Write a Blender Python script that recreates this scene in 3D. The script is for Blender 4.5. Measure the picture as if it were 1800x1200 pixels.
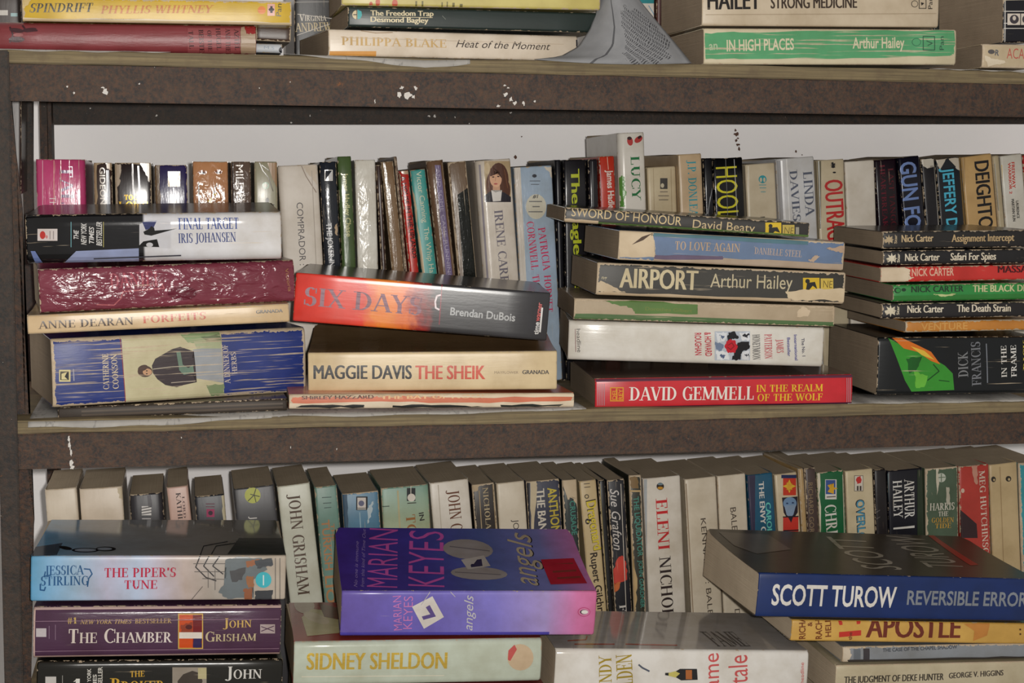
import bpy, bmesh, math, random
from mathutils import Vector, Matrix

for o in list(bpy.data.objects):
    bpy.data.objects.remove(o)
SC = bpy.context.scene
COL = SC.collection
rnd = random.Random(7)

# ------------------------------------------------------------------ camera
EZ, DIST, FPX = 1.35, 1.155, 2900.0            # eye height, distance to shelf front (m), focal length (px of 1800)
YAW, PITCH, ROLL = (math.radians(a) for a in (11.2785, 6.1971, 0.5504))
_fw = Vector((math.sin(YAW) * math.cos(PITCH), math.cos(YAW) * math.cos(PITCH), -math.sin(PITCH)))
_rt0 = Vector((math.cos(YAW), -math.sin(YAW), 0))
_up0 = _rt0.cross(_fw)
_rt = _rt0 * math.cos(ROLL) + _up0 * math.sin(ROLL)
_up = -_rt0 * math.sin(ROLL) + _up0 * math.cos(ROLL)
EYE = Vector((0, -DIST, EZ))
cam = bpy.data.cameras.new('camera')
cam.sensor_width = 36.0
cam.lens = FPX * 36.0 / 1800.0
cam.clip_start = 0.02
camo = bpy.data.objects.new('camera', cam)
COL.objects.link(camo)
m3 = Matrix((_rt, _up, -_fw)).transposed()
camo.matrix_world = Matrix.Translation(EYE) @ m3.to_4x4()
SC.camera = camo

# ------------------------------------------------------------------ light
SC.view_settings.view_transform = 'Standard'
SC.view_settings.look = 'None'
SC.view_settings.gamma = 1.0
SC.view_settings.use_curve_mapping = False
SC.view_settings.exposure = 0.0
wd = bpy.data.worlds.new('shop_light')
SC.world = wd
wd.use_nodes = True
wd.node_tree.nodes['Background'].inputs[0].default_value = (1.0, 0.95, 0.88, 1)
wd.node_tree.nodes['Background'].inputs[1].default_value = 0.36
fl = bpy.data.lights.new('camera_flash', 'POINT')           # the camera's own flash beside its lens
fl.energy = 37.0
fl.shadow_soft_size = 0.009
fl.color = (1.0, 0.965, 0.91)
flo = bpy.data.objects.new('camera_flash', fl)
COL.objects.link(flo)
flo.location = EYE + _rt * 0.024 + _up * 0.012 + _fw * 0.02


def ray(p):
    return _fw + _rt * ((p[0] - 900.0) / FPX) - _up * ((p[1] - 600.0) / FPX)


def on_plane(p, pt, n):
    d = ray(p)
    return EYE + d * ((pt - EYE).dot(n) / d.dot(n))


def at(x, y, Y):
    return on_plane((x, y), Vector((0, Y, 0)), Vector((0, 1, 0)))


# ------------------------------------------------------------------ materials
def lin(c):
    r = []
    for v in c[:3]:
        v /= 255.0
        r.append(v / 12.92 if v <= 0.04045 else ((v + 0.055) / 1.055) ** 2.4)
    return (r[0], r[1], r[2], 1.0)


class NT:
    def __init__(self, tree):
        self.t = tree

    def n(self, typ, **kw):
        nd = self.t.nodes.new(typ)
        for k, v in kw.items():
            if k.startswith('i_'):
                key = k[2:]
                key = int(key) if key.isdigit() else key
                if hasattr(v, 'is_output'):
                    self.t.links.new(v, nd.inputs[key])
                else:
                    nd.inputs[key].default_value = v
            else:
                setattr(nd, k, v)
        return nd

    def math(self, op, a, b=0.0, clamp=False):
        nd = self.n('ShaderNodeMath', operation=op, use_clamp=clamp)
        for i, v in enumerate((a, b)):
            if hasattr(v, 'is_output'):
                self.t.links.new(v, nd.inputs[i])
            else:
                nd.inputs[i].default_value = v
        return nd.outputs[0]

    def mix(self, f, a, b, blend='MIX'):
        nd = self.n('ShaderNodeMix', data_type='RGBA', blend_type=blend)
        for i, v in ((0, f), (6, a), (7, b)):
            if hasattr(v, 'is_output'):
                self.t.links.new(v, nd.inputs[i])
            else:
                nd.inputs[i].default_value = v
        return nd.outputs[2]

    def noise(self, vec, scale, detail=3.0, rough=0.55, dist=0.0):
        return self.n('ShaderNodeTexNoise', i_Vector=vec, i_Scale=scale, i_Detail=detail, i_Roughness=rough, i_Distortion=dist)

    def ramp(self, f, lo, hi):
        nd = self.n('ShaderNodeMapRange', clamp=True)
        for i, v in ((0, f), (1, lo), (2, hi)):
            if hasattr(v, 'is_output'):
                self.t.links.new(v, nd.inputs[i])
            else:
                nd.inputs[i].default_value = v
        return nd.outputs[0]

    def scale(self, vec, s):
        nd = self.n('ShaderNodeMapping', i_Vector=vec)
        nd.inputs['Scale'].default_value = s
        return nd.outputs[0]

    def colramp(self, f, stops):
        nd = self.n('ShaderNodeValToRGB', i_Fac=f)
        cr = nd.color_ramp
        while len(cr.elements) < len(stops):
            cr.elements.new(0.5)
        for e, (p, c) in zip(cr.elements, stops):
            e.position = p
            e.color = lin(c)
        return nd.outputs[0]


def cover_group():
    """worn printed card: creases along the spine, rubbed edges, grime, a rippled gloss"""
    g = bpy.data.node_groups.new('worn_cover', 'ShaderNodeTree')
    I = g.interface
    I.new_socket('Color', in_out='INPUT', socket_type='NodeSocketColor')
    for nm in ('Crease', 'Wear', 'Rough', 'Thick', 'Length', 'Bump', 'Metal', 'Crinkle'):
        I.new_socket(nm, in_out='INPUT', socket_type='NodeSocketFloat')
    I.new_socket('Shader', in_out='OUTPUT', socket_type='NodeSocketShader')
    k = NT(g)
    gi = k.n('NodeGroupInput').outputs
    tc = k.n('ShaderNodeTexCoord').outputs['Object']
    rv = k.n('ShaderNodeObjectInfo').outputs['Random']
    off = k.n('ShaderNodeCombineXYZ', i_0=k.math('MULTIPLY', rv, 37.0), i_1=k.math('MULTIPLY', rv, 91.0), i_2=k.math('MULTIPLY', rv, 53.0)).outputs[0]
    vec = k.n('ShaderNodeVectorMath', operation='ADD', i_0=tc, i_1=off).outputs[0]
    sp = k.n('ShaderNodeSeparateXYZ', i_0=tc).outputs
    # creases
    n1 = k.noise(k.scale(vec, (16, 60, 620)), 1.0, 3.0, 0.6).outputs['Fac']
    lo = k.math('SUBTRACT', 0.74, k.math('MULTIPLY', gi['Crease'], 0.20))
    cr = k.ramp(n1, lo, k.math('ADD', lo, 0.05))
    cr = k.math('MULTIPLY', cr, k.ramp(gi['Crease'], 0.0, 0.05))
    # rubbed edges
    n2 = k.noise(vec, 260.0, 4.0, 0.65).outputs['Fac']
    dz = k.math('MINIMUM', sp[2], k.math('SUBTRACT', gi['Thick'], sp[2]))
    dx = k.math('MINIMUM', sp[0], k.math('SUBTRACT', gi['Length'], sp[0]))
    d = k.math('MINIMUM', dz, dx)
    d = k.math('ADD', d, k.math('MULTIPLY', k.math('SUBTRACT', n2, 0.5), 0.005))
    we = k.math('LESS_THAN', d, k.math('SUBTRACT', k.math('MULTIPLY', gi['Wear'], 0.0021), 0.0007))
    we = k.math('MULTIPLY', we, k.ramp(gi['Wear'], 0.0, 0.05))
    n4 = k.noise(k.scale(vec, (90, 200, 300)), 1.0, 5.0, 0.7).outputs['Fac']
    sc = k.math('MULTIPLY', k.ramp(n4, 0.69, 0.72), k.ramp(gi['Wear'], 0.3, 1.2))
    mask = k.math('MAXIMUM', k.math('MULTIPLY', cr, 0.75), k.math('MAXIMUM', we, k.math('MULTIPLY', sc, 0.7)))
    n3 = k.noise(vec, 38.0, 5.0, 0.6).outputs['Fac']
    grime = k.ramp(n3, 0.30, 0.62)
    gm = k.mix(grime, (0.80, 0.77, 0.72, 1), (1, 1, 1, 1))
    paper = k.mix(n2, lin((168, 146, 118)), lin((222, 206, 182)))
    base = k.mix(mask, gi['Color'], paper)
    base = k.mix(1.0, base, gm, 'MULTIPLY')
    n5 = k.noise(k.scale(vec, (60, 120, 420)), 1.0, 3.0, 0.6).outputs['Fac']
    n6 = k.noise(k.scale(vec, (70, 100, 130)), 1.0, 2.0, 0.5, 1.2).outputs['Fac']
    bh = k.math('ADD', k.math('ADD', n5, k.math('MULTIPLY', n2, 0.35)), k.math('MULTIPLY', n6, gi['Crinkle']))
    bp = k.n('ShaderNodeBump', i_Height=bh, i_Distance=0.00045, i_Strength=gi['Bump']).outputs[0]
    rg = k.math('ADD', gi['Rough'], k.math('MULTIPLY', mask, 0.35), clamp=True)
    ps = k.n('ShaderNodeBsdfPrincipled', i_Roughness=rg, i_Normal=bp, i_Metallic=gi['Metal'])
    g.links.new(base, ps.inputs['Base Color'])
    out = k.n('NodeGroupOutput')
    g.links.new(ps.outputs[0], out.inputs[0])
    return g


COVER = cover_group()
GAIN = 0.90
_mats = {}


def cover_mat(c, crease=0.2, wear=0.4, rough=0.4, T=0.02, L=0.18, bump=0.12, metal=0.0, crinkle=0.0):
    key = (str(c), crease, wear, rough, round(T, 4), round(L, 3), bump, metal, crinkle)
    if key in _mats:
        return _mats[key]
    m = bpy.data.materials.new('printed_card')
    m.use_nodes = True
    t = m.node_tree
    t.nodes.clear()
    k = NT(t)
    g = k.n('ShaderNodeGroup', node_tree=COVER)
    for nm, v in (('Crease', crease), ('Wear', wear), ('Rough', rough), ('Thick', T), ('Length', L), ('Bump', bump), ('Metal', metal), ('Crinkle', crinkle)):
        g.inputs[nm].default_value = v
    if isinstance(c, dict):                       # colour printed as a blend along one axis
        tc = k.n('ShaderNodeTexCoord').outputs['Object']
        sp = k.n('ShaderNodeSeparateXYZ', i_0=tc).outputs
        ax = c.get('ax', 0)
        span = {0: L, 1: c.get('W', 0.108), 2: T}[ax]
        f = k.math('DIVIDE', sp[ax], span)
        if c.get('d'):
            nz = k.noise(tc, c.get('s', 60.0), 4.0, 0.6).outputs['Fac']
            f = k.math('ADD', f, k.math('MULTIPLY', k.math('SUBTRACT', nz, 0.5), c['d']))
        t.links.new(k.colramp(f, c['r']), g.inputs['Color'])
    else:
        v = lin(c)
        g.inputs['Color'].default_value = tuple(max(0.002, q * GAIN - 0.011) for q in v[:3]) + (1,)
    o = k.n('ShaderNodeOutputMaterial')
    t.links.new(g.outputs[0], o.inputs[0])
    _mats[key] = m
    return m


def simple(name, build):
    m = bpy.data.materials.new(name)
    m.use_nodes = True
    t = m.node_tree
    ps = t.nodes['Principled BSDF']
    build(NT(t), ps, t)
    return m


def pages_mat(dark, light, dusty=0.6):
    def b(k, ps, t):
        tc = k.n('ShaderNodeTexCoord').outputs['Object']
        n1 = k.noise(k.scale(tc, (12, 12, 2600)), 1.0, 2.0, 0.7).outputs['Fac']
        n2 = k.noise(tc, 45.0, 4.0, 0.6).outputs['Fac']
        f = k.math('ADD', k.math('MULTIPLY', k.ramp(n1, 0.3, 0.7), 1 - dusty), k.math('MULTIPLY', n2, dusty))
        t.links.new(k.mix(f, lin(dark), lin(light)), ps.inputs['Base Color'])
        ps.inputs['Roughness'].default_value = 0.9
        ps.inputs['Specular IOR Level'].default_value = 0.1
        bp = k.n('ShaderNodeBump', i_Height=n1, i_Distance=0.0006, i_Strength=0.4).outputs[0]
        t.links.new(bp, ps.inputs['Normal'])
    return simple('page_edges', b)


PAGES = pages_mat((164, 147, 126), (214, 197, 172))
PAGES_PALE = pages_mat((168, 150, 124), (204, 186, 160), 0.4)
PAGES_DARK = pages_mat((118, 104, 88), (160, 143, 122))  # darker page edges for the front stacks of the upper and middle shelves


def rust_build(dark, mid, warm, spots=0.0):
    def b(k, ps, t):
        tc = k.n('ShaderNodeTexCoord').outputs['Object']
        n1 = k.noise(tc, 85.0, 8.0, 0.78).outputs['Fac']
        n2 = k.noise(tc, 380.0, 4.0, 0.7).outputs['Fac']
        n3 = k.noise(k.scale(tc, (60, 60, 130)), 1.0, 5.0, 0.7).outputs['Fac']
        c = k.mix(k.ramp(n1, 0.40, 0.60), lin(dark), lin(mid))
        c = k.mix(k.math('MULTIPLY', k.ramp(n2, 0.42, 0.66), 0.55), c, lin(warm))
        sp = k.math('MULTIPLY', k.ramp(n3, 0.66, 0.72), k.ramp(n2, 0.45, 0.6))
        c = k.mix(k.math('MULTIPLY', sp, 0.7), c, lin((150, 88, 34)))
        if spots:
            v = k.noise(tc, 900.0, 1.0, 0.4).outputs['Fac']
            c = k.mix(k.ramp(v, 0.80, 0.83), c, lin((190, 180, 168)))
        t.links.new(c, ps.inputs['Base Color'])
        ps.inputs['Roughness'].default_value = 0.62
        ps.inputs['Specular IOR Level'].default_value = 0.35
        bp = k.n('ShaderNodeBump', i_Height=k.math('ADD', n2, n1), i_Distance=0.0014, i_Strength=0.35).outputs[0]
        t.links.new(bp, ps.inputs['Normal'])
    return b


RUST = simple('rusty_iron', rust_build((37, 36, 37), (70, 56, 46), (100, 65, 43), 1.0))
RUST_DARK = simple('dark_rusty_iron', rust_build((34, 33, 32), (54, 46, 40), (72, 52, 40), 1.0))


def wood_b(k, ps, t):
    tc = k.n('ShaderNodeTexCoord').outputs['Object']
    n1 = k.noise(k.scale(tc, (9, 40, 520)), 1.0, 5.0, 0.65).outputs['Fac']
    n2 = k.noise(tc, 70.0, 4.0, 0.6).outputs['Fac']
    c = k.mix(k.ramp(n1, 0.32, 0.66), lin((82, 71, 52)), lin((134, 118, 86)))
    c = k.mix(k.math('MULTIPLY', k.ramp(n2, 0.5, 0.7), 0.5), c, lin((92, 76, 58)))
    c = k.mix(k.math('MULTIPLY', k.ramp(n1, 0.66, 0.72), 0.7), c, lin((176, 160, 122)))
    t.links.new(c, ps.inputs['Base Color'])
    ps.inputs['Roughness'].default_value = 0.75
    t.links.new(k.n('ShaderNodeBump', i_Height=n1, i_Distance=0.001, i_Strength=0.4).outputs[0], ps.inputs['Normal'])


WOOD = simple('weathered_board', wood_b)


def wall_b(k, ps, t):
    tc = k.n('ShaderNodeTexCoord').outputs['Object']
    n1 = k.noise(tc, 14.0, 5.0, 0.6).outputs['Fac']
    n2 = k.noise(tc, 420.0, 3.0, 0.6).outputs['Fac']
    c = k.mix(n1, lin((238, 236, 238)), lin((250, 247, 246)))
    t.links.new(c, ps.inputs['Base Color'])
    ps.inputs['Roughness'].default_value = 0.7
    t.links.new(k.n('ShaderNodeBump', i_Height=n2, i_Distance=0.0006, i_Strength=0.2).outputs[0], ps.inputs['Normal'])


WALL = simple('white_wall_paint', wall_b)


def flat_col(name, c, rough=0.8):
    def b(k, ps, t):
        tc = k.n('ShaderNodeTexCoord').outputs['Object']
        n = k.noise(tc, 300.0, 3.0, 0.6).outputs['Fac']
        v = lin(c)
        t.links.new(k.mix(n, (v[0] * 0.75, v[1] * 0.75, v[2] * 0.75, 1), v), ps.inputs['Base Color'])
        ps.inputs['Roughness'].default_value = rough
    return simple(name, b)


PAINT_FLECK = flat_col('white_paint_fleck', (215, 210, 204))
STAIN = flat_col('brown_stain', (96, 66, 52))


def news_b(k, ps, t):
    uv = k.n('ShaderNodeTexCoord').outputs['UV']
    sp = k.n('ShaderNodeSeparateXYZ', i_0=uv).outputs
    n1 = k.noise(uv, 6.0, 4.0, 0.6).outputs['Fac']
    c = k.mix(n1, lin((118, 119, 122)), lin((146, 146, 148)))
    # lines of halftone and print over the middle of the sheet
    ang = k.math('ADD', k.math('MULTIPLY', sp[0], 230.0), k.math('MULTIPLY', sp[1], -190.0))
    st = k.ramp(k.math('SINE', k.math('ADD', ang, k.math('MULTIPLY', n1, 26.0))), -0.2, 0.5)
    ang2 = k.math('SINE', k.math('MULTIPLY', k.math('ADD', sp[0], sp[1]), 90.0))
    st = k.math('MULTIPLY', st, k.ramp(ang2, -0.85, -0.6))
    dx = k.math('MULTIPLY', k.math('SUBTRACT', sp[0], 0.70), 3.6)
    dy = k.math('MULTIPLY', k.math('SUBTRACT', sp[1], 0.33), 2.2)
    rr = k.math('ADD', k.math('MULTIPLY', dx, dx), k.math('MULTIPLY', dy, dy))
    n2 = k.noise(uv, 5.0, 2.0, 0.5).outputs['Fac']
    msk = k.math('LESS_THAN', k.math('ADD', rr, k.math('MULTIPLY', k.math('SUBTRACT', n2, 0.5), 1.6)), 0.62)
    c = k.mix(k.math('MULTIPLY', k.math('MULTIPLY', st, msk), 0.95), c, lin((58, 58, 62)))
    # a ruled line that follows the sheet's edge
    ln = k.math('LESS_THAN', k.math('ABSOLUTE', k.math('SUBTRACT', sp[0], 0.36)), 0.011)
    c = k.mix(k.math('MULTIPLY', ln, 0.8), c, lin((52, 52, 56)))
    t.links.new(c, ps.inputs['Base Color'])
    ps.inputs['Roughness'].default_value = 0.75


NEWS = simple('newsprint_picture', news_b)


def news2_b(k, ps, t):
    tc = k.n('ShaderNodeTexCoord').outputs['Object']
    n1 = k.noise(tc, 60.0, 4.0, 0.6).outputs['Fac']
    n2 = k.noise(k.scale(tc, (420, 160, 160)), 1.0, 2.0, 0.5).outputs['Fac']
    c = k.mix(n1, lin((138, 134, 130)), lin((182, 178, 172)))
    c = k.mix(k.math('MULTIPLY', k.ramp(n2, 0.60, 0.66), 0.35), c, lin((84, 82, 82)))
    t.links.new(c, ps.inputs['Base Color'])
    ps.inputs['Roughness'].default_value = 0.8


NEWS_PLAIN = simple('newsprint', news2_b)


# ------------------------------------------------------------------ helpers
def link(name, me, parent=None):
    o = bpy.data.objects.new(name, me)
    COL.objects.link(o)
    if parent:
        o.parent = parent
    return o


def mesh_obj(name, bm, mats, parent=None, smooth=False):
    me = bpy.data.meshes.new(name)
    bmesh.ops.recalc_face_normals(bm, faces=[f for f in bm.faces if f.material_index == 0])
    bm.to_mesh(me)
    bm.free()
    for m in (mats if isinstance(mats, list) else [mats]):
        me.materials.append(m)
    if smooth:
        for p in me.polygons:
            p.use_smooth = True
    return link(name, me, parent)


def box(bm, x0, x1, y0, y1, z0, z1, mi=0):
    v = [bm.verts.new((x, y, z)) for z in (z0, z1) for y in (y0, y1) for x in (x0, x1)]
    fs = []
    for q in ((0, 2, 3, 1), (4, 5, 7, 6), (0, 1, 5, 4), (2, 6, 7, 3), (0, 4, 6, 2), (1, 3, 7, 5)):
        f = bm.faces.new([v[i] for i in q])
        f.material_index = mi
        fs.append(f)
    return v, fs


# ------------------------------------------------------------------ lettering
TW, TN = 0.17, 0.055           # thick and thin strokes of the serif letters
SERIF = {
 'A': (.76, 'l.07,0,.37,1,n l.37,1,.69,0,w h.20,.55,.34', '.07,0 .69,0'),
 'B': (.68, 'v.17,0,1 h.1,.3,.97 h.1,.32,.53 h.1,.3,.03 r.28,.755,.31,.245,-90,90 r.29,.265,.36,.265,-90,90', '.1,0 .1,1'),
 'C': (.74, 'r.42,.5,.38,.52,50,310 k.70,.68,.98 k.70,.06,.30', ''),
 'D': (.78, 'v.17,0,1 h.1,.3,.97 h.1,.3,.03 r.28,.5,.46,.5,-90,90', '.1,0 .1,1'),
 'E': (.66, 'v.17,0,1 h.1,.58,.97 h.1,.46,.53 h.1,.60,.03 k.57,.74,1 k.46,.40,.66 k.59,0,.26', '.1,0 .1,1'),
 'F': (.62, 'v.17,0,1 h.1,.56,.97 h.1,.46,.51 k.55,.72,1 k.46,.38,.64', '.17,0 .1,1'),
 'G': (.80, 'r.42,.5,.38,.52,50,300 v.66,0,.40 k.69,.68,.98', '.66,.40'),
 'H': (.84, 'v.17,0,1 v.67,0,1 h.17,.67,.52', '.17,0 .17,1 .67,0 .67,1'),
 'I': (.36, 'v.18,0,1', '.18,0 .18,1'),
 'J': (.44, 'v.27,.05,1 r.12,.06,.23,.22,210,360', '.27,1'),
 'K': (.78, 'v.17,0,1 l.22,.42,.62,1,n l.30,.52,.68,0,w', '.17,0 .17,1 .62,1 .68,0'),
 'L': (.62, 'v.17,0,1 h.1,.56,.03 k.55,0,.30', '.17,0 .17,1'),
 'M': (.96, 'l.12,0,.14,1,n l.14,1,.47,.08,w l.47,.08,.80,1,n v.80,0,1', '.12,0 .12,1 .80,0 .82,1'),
 'N': (.84, 'l.13,0,.13,1,n l.13,1,.68,.02,w l.68,0,.68,1,n', '.13,0 .11,1 .68,1'),
 'O': (.82, 'r.41,.5,.38,.52,0,360', ''),
 'P': (.64, 'v.17,0,1 h.1,.3,.97 h.1,.3,.45 r.27,.71,.33,.29,-90,90', '.17,0 .1,1'),
 'Q': (.82, 'r.41,.5,.38,.52,0,360 l.44,.10,.76,-.18,w', ''),
 'R': (.74, 'v.17,0,1 h.1,.3,.97 h.1,.3,.48 r.27,.73,.32,.27,-90,90 l.34,.48,.64,0,w', '.17,0 .1,1 .66,0'),
 'S': (.58, 'r.29,.745,.245,.275,40,270 r.29,.265,.265,.285,-140,90 k.51,.70,.98 k.06,.04,.32', ''),
 'T': (.68, 'v.34,0,1 h.05,.63,.97 k.07,.70,1 k.61,.70,1', '.34,0'),
 'U': (.78, 'v.17,.3,1 l.62,.3,.62,1,n r.395,.30,.25,.32,180,360', '.17,1 .62,1'),
 'V': (.74, 'l.09,1,.38,0,w l.38,0,.66,1,n', '.09,1 .66,1'),
 'W': (1.04, 'l.08,1,.32,0,w l.32,0,.52,.9,n l.50,1,.74,0,w l.74,0,.96,1,n', '.08,1 .50,1 .96,1'),
 'X': (.74, 'l.10,1,.64,0,w l.10,0,.62,1,n', '.1,0 .1,1 .64,0 .62,1'),
 'Y': (.70, 'v.35,0,.48 l.08,1,.35,.45,w l.62,1,.35,.45,n', '.35,0 .08,1 .62,1'),
 'Z': (.66, 'h.06,.58,.97 h.06,.60,.03 l.58,1,.06,0,w k.08,.70,1 k.58,0,.30', ''),
 '#': (.62, 'l.18,0,.26,1,n l.38,0,.46,1,n h.06,.58,.66 h.06,.58,.34', ''),
 '1': (.42, 'v.22,0,1 l.22,1,.06,.80,n', '.22,0'),
 '&': (.80, 'r.32,.76,.2,.24,0,360 r.34,.27,.31,.28,0,360 l.30,.62,.74,0,w', ''),
 "'": (.24, 'l.12,1,.10,.70,w', ''),
 ':': (.28, 'd.14,.12 d.14,.60', ''),
 '.': (.26, 'd.13,.07', ''),
 ' ': (.34, '', ''),
}


def glyph_polys(ch):
    adv, strokes, serifs = SERIF.get(ch, SERIF[' '])
    P = []
    for s in strokes.split():
        a = s[1:].split(',')
        if s[0] == 'l':
            x0, y0, x1, y1 = map(float, a[:4])
            w = (TW if a[4] == 'w' else TN + .015) / 2
            P.append([(x0 - w, y0), (x0 + w, y0), (x1 + w, y1), (x1 - w, y1)])
        elif s[0] == 'v':
            x, y0, y1 = map(float, a)
            P.append([(x - TW / 2, y0), (x + TW / 2, y0), (x + TW / 2, y1), (x - TW / 2, y1)])
        elif s[0] == 'h':
            x0, x1, y = map(float, a)
            P.append([(x0, y - TN / 2), (x1, y - TN / 2), (x1, y + TN / 2), (x0, y + TN / 2)])
        elif s[0] == 'k':
            x, y0, y1 = map(float, a)
            P.append([(x - TN / 2, y0), (x + TN / 2, y0), (x + TN / 2, y1), (x - TN / 2, y1)])
        elif s[0] == 'd':
            x, y = map(float, a)
            P.append([(x + .09 * math.cos(i), y + .09 * math.sin(i)) for i in [j * math.pi / 4 for j in range(8)]])
        elif s[0] == 'r':
            cx, cy, rx, ry, a0, a1 = map(float, a)
            n = max(6, int(abs(a1 - a0) / 15))
            pts = []
            for i in range(n + 1):
                t = math.radians(a0 + (a1 - a0) * i / n)
                c, q = math.cos(t), math.sin(t)
                pts.append(((cx + rx * c, cy + ry * q), (cx + (rx - TW) * c, cy + (ry - TN) * q)))
            for i in range(n):
                P.append([pts[i][0], pts[i + 1][0], pts[i + 1][1], pts[i][1]])
    for s in serifs.split():
        x, y = map(float, s.split(','))
        y0 = y if y < .5 else y - .045
        P.append([(x - .145, y0), (x + .145, y0), (x + .145, y0 + .045), (x - .145, y0 + .045)])
    return adv, P


_text_cache = {}


def sans_mesh(s, bold, shear):
    key = (s, bold, shear)
    if key not in _text_cache:
        cu = bpy.data.curves.new('lettering', 'FONT')
        cu.body = s
        cu.offset = bold
        cu.shear = shear
        cu.resolution_u = 3
        ob = bpy.data.objects.new('lettering', cu)
        COL.objects.link(ob)
        dg = bpy.context.evaluated_depsgraph_get()
        me = bpy.data.meshes.new_from_object(ob.evaluated_get(dg))
        vs = [(v.co.x, v.co.y) for v in me.vertices]
        fs = [tuple(p.vertices) for p in me.polygons]
        bpy.data.objects.remove(ob)
        bpy.data.curves.remove(cu)
        bpy.data.meshes.remove(me)
        _text_cache[key] = (vs, fs)
    return _text_cache[key]


_capv = [v[1] for v in sans_mesh('H', 0.0, 0.0)[0]]
CAP = max(_capv) - min(_capv)


def text_polys(s, font):
    """(verts, faces) with cap height 1 and left edge at 0"""
    if font in ('serif', 'serifi', 'smallcaps'):
        vs, fs, x = [], [], 0.0
        for i, ch in enumerate(s):
            k = 1.0
            if ch.islower():
                ch = ch.upper()
                k = 0.74
            adv, P = glyph_polys(ch)
            for poly in P:
                b = len(vs)
                for px, py in poly:
                    X, Y = x + px * k, py * k
                    vs.append((X + (0.22 * Y if font == 'serifi' else 0), Y))
                fs.append(tuple(range(b, b + len(poly))))
            x += adv * k + 0.03
    else:
        bold, shear = {'s': (0.0, 0.0), 'thin': (-0.008, 0.0), 'b': (0.02, 0.0), 'bb': (0.0, 0.0), 'i': (0.0, 0.35), 'bi': (0.018, 0.25)}[font]
        vs, fs = sans_mesh(s, bold, shear)
        vs = [(a / CAP, b / CAP) for a, b in vs]
        if font == 'bb':                                    # heavy face: the outline struck five times
            n = len(vs)
            fs = [tuple(i + n * q for i in f) for q in range(5) for f in fs]
            vs = [(a + dx, b) for dx in (-.05, -.025, 0.0, .025, .05) for a, b in vs]
    if not vs:
        return [], [], 1.0
    x0 = min(v[0] for v in vs)
    x1 = max(v[0] for v in vs)
    return [(a - x0, b) for a, b in vs], fs, x1 - x0


# decals: printed shapes that become faces of the cover they are printed on
def T(s, p0, p1, h, c, font='b', **kw):
    return ('t', s, p0, p1, h, c, font, kw)


def PG(c, *pts, **kw):
    return ('p', pts, c, kw)


def EL(c, x, y, rx, ry=None, rot=0, **kw):
    ry = rx if ry is None else ry
    r = math.radians(rot)
    pts = []
    for i in range(20):
        a = i * math.pi / 10
        ex, ey = rx * math.cos(a), ry * math.sin(a)
        pts.append((x + ex * math.cos(r) - ey * math.sin(r), y + ex * math.sin(r) + ey * math.cos(r)))
    return ('p', pts, c, kw)


def RC(c, x0, y0, x1, y1, **kw):
    return ('p', [(x0, y0), (x1, y0), (x1, y1), (x0, y1)], c, kw)


def UV(c, u0, u1, v0, v1, **kw):
    return ('uv', (u0, u1, v0, v1), c, kw)


def TORN(c, *pts, **kw):
    """a torn or rubbed patch: the same polygon with a ragged outline"""
    out = []
    r = random.Random(str(pts))
    n = len(pts)
    for i in range(n):
        a, b = pts[i], pts[(i + 1) % n]
        for j in range(6):
            t = j / 6
            k = 0.0 if j == 0 else 1.5
            out.append((a[0] + (b[0] - a[0]) * t + r.uniform(-k, k), a[1] + (b[1] - a[1]) * t + r.uniform(-k, k)))
    return ('p', out, c, kw)


def LN(c, w, *pts, **kw):
    """an open line w px wide"""
    out = []
    for i in range(len(pts) - 1):
        a, b = Vector(pts[i]), Vector(pts[i + 1])
        d = (b - a)
        if d.length < 1e-6:
            continue
        d.normalize()
        q = Vector((-d.y, d.x)) * (w / 2)
        out.append([tuple(a - q - d * w * .2), tuple(b - q + d * w * .2), tuple(b + q + d * w * .2), tuple(a + q - d * w * .2)])
    return ('m', out, c, kw)


def STAR(c, x, y, r0, r1, n=8, **kw):
    pts = []
    for i in range(2 * n):
        a = math.pi * i / n
        r = r0 if i % 2 == 0 else r1
        pts.append((x + r * math.cos(a), y + r * math.sin(a)))
    return ('p', pts, c, kw)


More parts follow.
